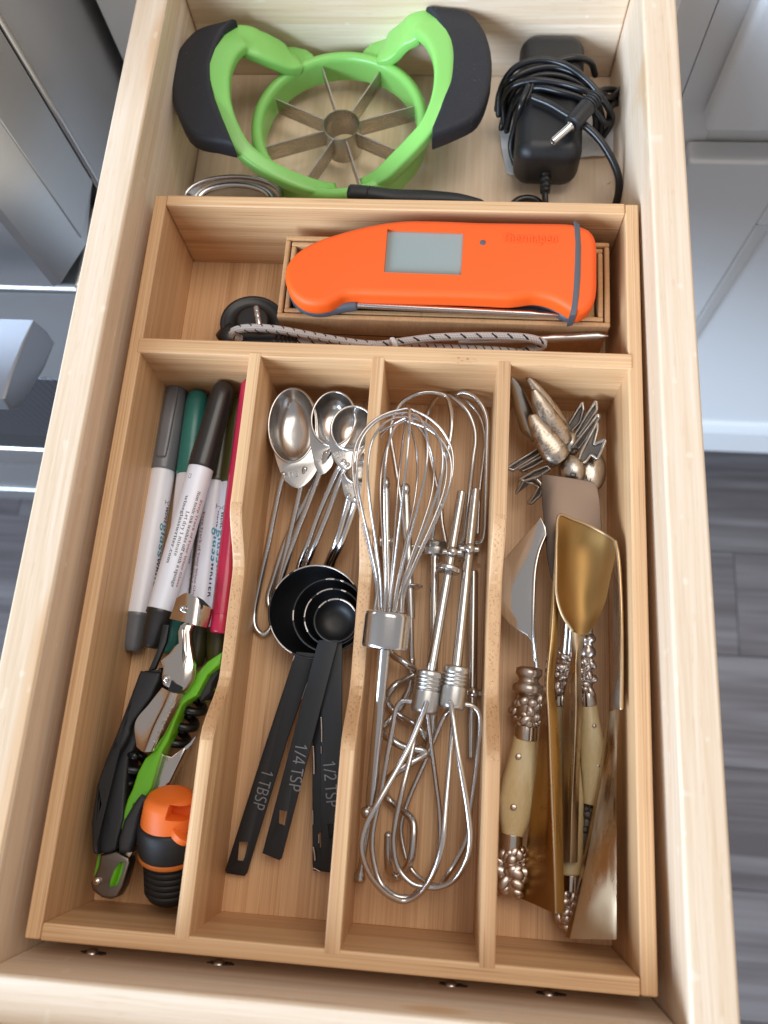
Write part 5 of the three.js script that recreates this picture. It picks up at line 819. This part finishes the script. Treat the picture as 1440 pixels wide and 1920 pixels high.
// a lumpy cast ornament between two points
function ornate(A, B, r0, r1, n, size) {
  const f = frameOf(A, B), L = f.L, list = [turned(A, B, [[0, 0], [0, r0 * 0.7], [L * 0.5, lerp(r0, r1, 0.5) * 0.86], [L, r1 * 0.7], [L, 0]], 20)];
  for (let i = 0; i < n; i++) { const t = rr(0.06, 0.94), a = i * 2.4, r = lerp(r0, r1, t) * Math.pow(Math.sin(Math.PI * lerp(0.15, 0.85, t)), 0.5) * 0.85, s = size * rr(0.7, 1.25), g = new THREE.SphereGeometry(s, 12, 9); g.scale(1, 0.8, rr(1, 1.7)); g.rotateY(rr(0, 3)); const p = V(L * t, r * Math.cos(a), r * Math.sin(a)).applyMatrix4(f); g.translate(p.x, p.y, p.z); list.push(g); }
  return list;
}
const castNickel = new THREE.MeshPhysicalMaterial({ color: rgb(0.58, 0.49, 0.43), metalness: 1, roughness: 0.32 });
const boneTex = texture(256, 256, (u, v) => { const t = 0.5 + (vnoise(u * 4, v * 10, 91, 4, 10) - 0.5) * 0.8 + (vnoise(u * 30, v * 120, 92, 30, 120) - 0.5) * 0.3; return mixc([0.80, 0.70, 0.50], [0.90, 0.84, 0.68], t); });
const bone = new THREE.MeshPhysicalMaterial({ map: boneTex, roughness: 0.38, clearcoat: 0.3, clearcoatRoughness: 0.25 });
const brass = new THREE.MeshPhysicalMaterial({ color: rgb(0.38, 0.215, 0.07), metalness: 1, roughness: 0.65, roughnessMap: smearTex });
const brassSatin = new THREE.MeshPhysicalMaterial({ color: rgb(0.54, 0.385, 0.225), metalness: 1, roughness: 0.75, roughnessMap: smearTex });
const brassDull = new THREE.MeshPhysicalMaterial({ color: rgb(0.36, 0.215, 0.078), metalness: 1, roughness: 0.5, bumpMap: smearTex, bumpScale: 0.00003 });
const champagne = new THREE.MeshPhysicalMaterial({ color: rgb(0.56, 0.43, 0.28), metalness: 1, roughness: 0.62, roughnessMap: smearTex });
const bladeSteel = new THREE.MeshPhysicalMaterial({ color: rgb(0.62, 0.59, 0.56), metalness: 1, roughness: 0.5, roughnessMap: smearTex });
const pin = (p, r = 0.0014) => turned([p[0], p[1] - 0.002, p[2]], [p[0], p[1] + 0.001, p[2]], [[0, r], [0.0026, r], [0.003, r * 0.7], [0.003, 0]], 16);
const ringRow = (A, B, rows, seg = 30) => turned(A, B, rows, seg);
{
  const k = thing('cheese_knife', 'broad bladed cheese knife with bone handle and ornate silver ends', 'cheese knife');
  const yb = slope([.2036, -0.0205, .186], [.2036, -0.0225, .2166], [.1888, -0.027, .1942]);
  part('blade', plate([[0.2056, 0.1617], [0.2036, 0.1644], [0.1972, 0.1718], [0.1895, 0.1814], [0.1882, 0.1887], [0.1880, 0.1992], [0.1892, 0.2075], [0.1928, 0.2116], [0.1972, 0.2147], [0.2010, 0.2170], [0.2028, 0.2200], [0.2041, 0.2287], [0.2055, 0.2286], [0.2042, 0.2192], [0.2035, 0.1998], [0.2039, 0.1864], [0.2055, 0.1771], [0.2084, 0.1702], [0.2079, 0.1666]], 0.001, yb, { bevel: 0.0003 }), bladeSteel, k);
  part('spine', tube([[.2081, -0.0185, .1703], [.2054, -0.018, .1773], [.2035, -0.0178, .1866], [.203, -0.0185, .2001], [.2032, -0.0198, .2146], [.2043, -0.0215, .2228], [.2058, -0.0255, .2307]], 0.00085, 60, 8), steel, k);
  part('bolster', [ringRow([.2034, -0.034, .23], [.2028, -0.0355, .2427], [[0, 0], [0, 0.0035], [0.001, 0.006], [0.0035, 0.0062], [0.0048, 0.0052], [0.0062, 0.0044], [0.0076, 0.0056], [0.0086, 0.0072], [0.0112, 0.0074], [0.0122, 0.006], [0.0128, 0.0042], [0.0135, 0]])], castNickel, k);
  part('ornate_ferrule', ornate([.2036, -0.0358, .2426], [.2033, -0.037, .257], 0.0072, 0.0066, 46, 0.0019), castNickel, k);
  part('collar', ringRow([.2028, -0.037, .2566], [.2024, -0.0375, .2623], [[0, 0], [0, 0.0048], [0.0004, 0.0052], [0.0062, 0.0054], [0.0066, 0.005], [0.0066, 0]]), nickel, k);
  part('collar', ringRow([.1975, -0.04, .3037], [.1972, -0.0405, .3101], [[0, 0], [0, 0.0048], [0.0004, 0.0052], [0.007, 0.0052], [0.0074, 0.0048], [0.0074, 0]]), nickel, k);
  part('bone_handle', swept([[[.2022, -0.0375, .2618], 0.0051, 0.0046], [[.2016, -0.038, .2685], 0.006, 0.0052], [[.2003, -0.0388, .2814], 0.0079, 0.006], [[.1993, -0.0392, .2907], 0.0085, 0.0062], [[.1983, -0.0396, .2987], 0.0066, 0.0056], [[.1976, -0.04, .3046], 0.0048, 0.0046]], 60, 26, 2.3, [0, 1, 0], false), bone, k);
  part('pin', [pin([.1991, -0.0335, .2707]), pin([.1974, -0.0335, .2924])], castNickel, k);
  part('ornate_end', ornate([.1975, -0.0405, .3096], [.1976, -0.0415, .329], 0.0062, 0.0068, 62, 0.0023), castNickel, k);
  settle(k);
}
{
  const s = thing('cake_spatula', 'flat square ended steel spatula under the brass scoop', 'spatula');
  part('blade', plate([[0.2056, 0.1398], [0.2146, 0.1406], [0.2283, 0.1422], [0.2309, 0.1433], [0.2325, 0.1455], [0.2336, 0.1534], [0.2347, 0.1650], [0.2355, 0.1788], [0.2313, 0.1991], [0.2239, 0.2121], [0.2186, 0.2053], [0.2116, 0.1882], [0.2096, 0.1795], [0.2083, 0.1678], [0.2066, 0.1540]], 0.0011, slope([.2057, -0.0185, .1391], [.2317, -0.0185, .147], [.2186, -0.0265, .2052]), { bevel: 0.0003 }), new THREE.MeshPhysicalMaterial({ color: rgb(0.135, 0.098, 0.076), metalness: 1, roughness: 0.7, roughnessMap: smearTex }), s);  // brown reflection of the surroundings is put into the colour of the steel
  part('shank', rod([.2203, -0.0275, .2075], [.2205, -0.036, .2226], 0.0022, 0.003), steel, s);
  part('ornate_ferrule', ornate([.2213, -0.0365, .2174], [.2193, -0.039, .2428], 0.0034, 0.0042, 44, 0.0017), castNickel, s);
  part('collar', ringRow([.2194, -0.0395, .2423], [.2196, -0.0395, .2467], [[0, 0], [0, 0.0042], [0.0004, 0.0046], [0.0044, 0.0046], [0.0048, 0.004], [0.0048, 0]]), nickel, s);
  part('bone_handle', swept([[[.2198, -0.0405, .2461], 0.0044, 0.0042], [[.2212, -0.041, .2648], 0.006, 0.005], [[.223, -0.0415, .2879], 0.0066, 0.0052], [[.2238, -0.0415, .3059], 0.0056, 0.005], [[.2243, -0.0415, .3191], 0.0048, 0.0046]], 60, 24, 2.3, [0, 1, 0], false), bone, s);
  part('end_collar', ringRow([.2241, -0.042, .3188], [.2239, -0.042, .3246], [[0, 0], [0, 0.0044], [0.0005, 0.0047], [0.0068, 0.0047], [0.0072, 0.004], [0.0072, 0]]), nickel, s);
  part('ornate_end', ornate([.224, -0.0425, .3241], [.2226, -0.0435, .3415], 0.0048, 0.0052, 52, 0.0019), castNickel, s);
  settle(s);
}
{
  const s = thing('cheese_fork', 'bone handled server with twisted silver neck between brass pieces', 'cheese server');
  part('neck_rings', ringRow([.2305, -0.034, .2129], [.2304, -0.0365, .2246], [[0, 0], [0, 0.0024], [0.0015, 0.0036], [0.003, 0.0038], [0.0044, 0.0026], [0.006, 0.0025], [0.0072, 0.0038], [0.0098, 0.004], [0.011, 0.0028], [0.0125, 0.0022], [0.0125, 0]]), castNickel, s);
  part('shank', rod([.2325, -0.0325, .1958], [.2305, -0.034, .2134], 0.0016, 0.002), steel, s);
  part('twisted_neck', ornate([.2304, -0.0365, .2241], [.2307, -0.0385, .2407], 0.003, 0.0036, 34, 0.0014), castNickel, s);
  part('collar', ringRow([.231, -0.0385, .2399], [.2316, -0.039, .2457], [[0, 0], [0, 0.0032], [0.0004, 0.0036], [0.006, 0.0038], [0.0064, 0.0034], [0.0064, 0]]), nickel, s);
  part('bone_handle', swept([[[.2318, -0.0392, .2452], 0.0037, 0.0036], [[.2326, -0.0395, .2545], 0.0046, 0.0042], [[.2334, -0.04, .2639], 0.0056, 0.0046], [[.2336, -0.0402, .2733], 0.0054, 0.0046], [[.2327, -0.0408, .2826], 0.0036, 0.004], [[.2318, -0.0412, .2891], 0.0026, 0.0034]], 60, 24, 2.2, [0, 1, 0], false), bone, s);
  part('pin', [pin([.2333, -0.0354, .2548], 0.0009), pin([.2351, -0.0366, .2722], 0.0009)], castNickel, s);
  part('ornate_end', ornate([.2319, -0.0418, .2891], [.2293, -0.0435, .3102], 0.0036, 0.004, 30, 0.0016), pewterDark, s);
  settle(s);
}
{
  const s = thing('brass_scoop', 'brass scoop with slanted end and long ridged handle', 'scoop');
  part('scoop', sheet([
    [[.2131, -0.0095, .1628], [.2201, -0.0135, .1633], [.228, -0.0165, .1652], [.2346, -0.0165, .1684], [.2385, -0.0125, .1729]],
    [[.212, -0.0095, .174], [.2186, -0.0175, .1731], [.2262, -0.0205, .174], [.2339, -0.0185, .1767], [.2389, -0.0125, .1799]],
    [[.2119, -0.0095, .1878], [.218, -0.0185, .1862], [.2256, -0.0215, .1861], [.2326, -0.0195, .1872], [.2373, -0.0145, .1885]],
    [[.2123, -0.0105, .1998], [.2183, -0.0185, .1987], [.2251, -0.0215, .1987], [.2306, -0.0195, .1993], [.235, -0.0155, .2002]],
    [[.2151, -0.013, .2081], [.2198, -0.0185, .2079], [.2249, -0.0205, .2083], [.2291, -0.0195, .2082], [.2318, -0.0165, .2085]],
    [[.2202, -0.0165, .2145], [.2221, -0.018, .2152], [.2241, -0.0185, .2159], [.2259, -0.0182, .2159], [.2275, -0.0175, .2159]]], 0.0009, 1.3), brassDull, s);
  part('edge', tube([[.2385, -0.0122, .1729], [.2345, -0.016, .1686], [.2279, -0.016, .1653], [.22, -0.013, .1635], [.2131, -0.0092, .1629], [.2119, -0.0092, .1741], [.2118, -0.0092, .1878], [.2123, -0.0102, .1998], [.2151, -0.0127, .2082], [.2202, -0.0162, .2146]], 0.0007, 90, 8), brassSatin, s);

  part('handle', [sheet([
    [[.2203, -0.0185, .2147], [.222, -0.0172, .2155], [.2244, -0.019, .2158], [.227, -0.0215, .2154]],
    [[.2209, -0.0205, .2243], [.2215, -0.0185, .2247], [.2222, -0.0172, .2251], [.2252, -0.022, .2243]],
    [[.219, -0.0235, .2372], [.2204, -0.0205, .2373], [.2219, -0.0165, .2376], [.226, -0.0255, .2366]],
    [[.2176, -0.0255, .2496], [.2201, -0.0225, .2496], [.2221, -0.0175, .2497], [.2264, -0.0275, .2489]],
    [[.2184, -0.0275, .2695], [.2202, -0.0245, .2694], [.2219, -0.0205, .2692], [.226, -0.0295, .269]],
    [[.219, -0.0295, .2875], [.2205, -0.0275, .2873], [.2217, -0.0245, .287], [.2258, -0.0315, .2872]],
    [[.2195, -0.0335, .3134], [.2208, -0.0315, .3131], [.2219, -0.0295, .3127], [.2257, -0.0345, .3131]]], 0.0014)], brassSatin, s);
  settle(s);
  const l = thing('pie_server', 'long folded brass pie server beside the bone handled knife', 'pie server', 'brass pie servers');
  part('blade', sheet([
    [[.2124, -0.0125, .1697], [.2126, -0.0122, .17], [.2128, -0.0122, .1702], [.2131, -0.0125, .1704], [.2135, -0.013, .1705]],
    [[.2099, -0.0155, .2148], [.2105, -0.015, .2148], [.2114, -0.0148, .2148], [.2124, -0.0152, .2147], [.2139, -0.017, .2144]],
    [[.2083, -0.0195, .2394], [.2086, -0.0165, .2396], [.209, -0.0145, .2397], [.2106, -0.0155, .2395], [.2125, -0.0175, .2393]],
    [[.2078, -0.0235, .252], [.2088, -0.0185, .2521], [.2099, -0.0145, .2522], [.2118, -0.0155, .252], [.2142, -0.0175, .2518]],
    [[.206, -0.0305, .2818], [.2089, -0.0235, .2813], [.2116, -0.0165, .2808], [.2137, -0.0175, .2807], [.2163, -0.0195, .2806]],
    [[.2041, -0.0365, .3069], [.2088, -0.0275, .3077], [.2133, -0.0195, .3082], [.2153, -0.0205, .3081], [.2176, -0.0225, .3082]],
    [[.202, -0.0415, .3304], [.2085, -0.032, .3314], [.2146, -0.0225, .3321], [.2165, -0.0235, .3321], [.2188, -0.0255, .3321]]], 0.0011), brass, l);
  part('crease', tube([[.2126, -0.0119, .1703], [.2109, -0.0145, .2149], [.209, -0.0142, .2397], [.2098, -0.0142, .2522], [.2115, -0.0162, .2808], [.2133, -0.0192, .3081], [.2146, -0.0222, .3319]], 0.0005, 80, 8), brassSatin, l);
  settle(l);
  const r = thing('pie_server', 'wide brass pie server leaning against the right tray wall', 'pie server', 'brass pie servers');
  part('blade', sheet([
    [[.237, -0.0185, .2489], [.2373, -0.0168, .2487], [.2377, -0.0152, .2487], [.2381, -0.0138, .2485], [.2384, -0.0125, .2486]],
    [[.2353, -0.0198, .2638], [.236, -0.0178, .2638], [.2368, -0.016, .2637], [.2375, -0.0142, .2637], [.2383, -0.0125, .2637]],
    [[.233, -0.0215, .2817], [.2343, -0.0192, .2815], [.2357, -0.017, .2813], [.237, -0.0147, .2811], [.238, -0.0125, .2809]],
    [[.228, -0.0245, .3102], [.2306, -0.0217, .3096], [.2331, -0.019, .3091], [.2356, -0.0162, .3086], [.2379, -0.0135, .3081]],
    [[.2214, -0.0275, .342], [.2257, -0.0245, .3413], [.2299, -0.0215, .3403], [.2341, -0.0185, .3395], [.2379, -0.0155, .3386]]], 0.0012), champagne, r);
  part('folded_edge', sheet([
    [[.2375, -0.0245, .2495], [.2372, -0.0215, .2494], [.2369, -0.0186, .2491]],
    [[.233, -0.0285, .282], [.233, -0.025, .2819], [.233, -0.0216, .2817]],
    [[.2277, -0.0315, .3111], [.2277, -0.028, .3106], [.228, -0.0246, .3102]],
    [[.2211, -0.0355, .3431], [.2211, -0.0315, .3425], [.2214, -0.0276, .3421]]], 0.001), brass, r);
  part('handle', sheet([
    [[.2409, -0.0305, .1675], [.2402, -0.0235, .1699], [.2394, -0.0165, .172], [.2386, -0.0105, .1739]],
    [[.2425, -0.0325, .1746], [.2415, -0.0245, .1766], [.2403, -0.0165, .1786], [.2394, -0.0095, .1803]],
    [[.2429, -0.0345, .1948], [.242, -0.0255, .1965], [.241, -0.0165, .1982], [.2403, -0.0095, .1996]],
    [[.2425, -0.0355, .225], [.2418, -0.0265, .2259], [.2408, -0.0165, .227], [.2404, -0.0095, .2278]],
    [[.2411, -0.0345, .2465], [.2408, -0.0265, .2469], [.2403, -0.0175, .2473], [.2401, -0.0105, .2477]]], 0.0016), bladeSteel, r);
  part('handle_edge', tube([[.2385, -0.0103, .1739], [.2394, -0.0092, .1804], [.2403, -0.0092, .1996], [.2403, -0.0092, .2278], [.24, -0.0102, .2477]], 0.0009, 60, 8), brassSatin, r);
  settle(r);
}


renderer.render(scene, camera);
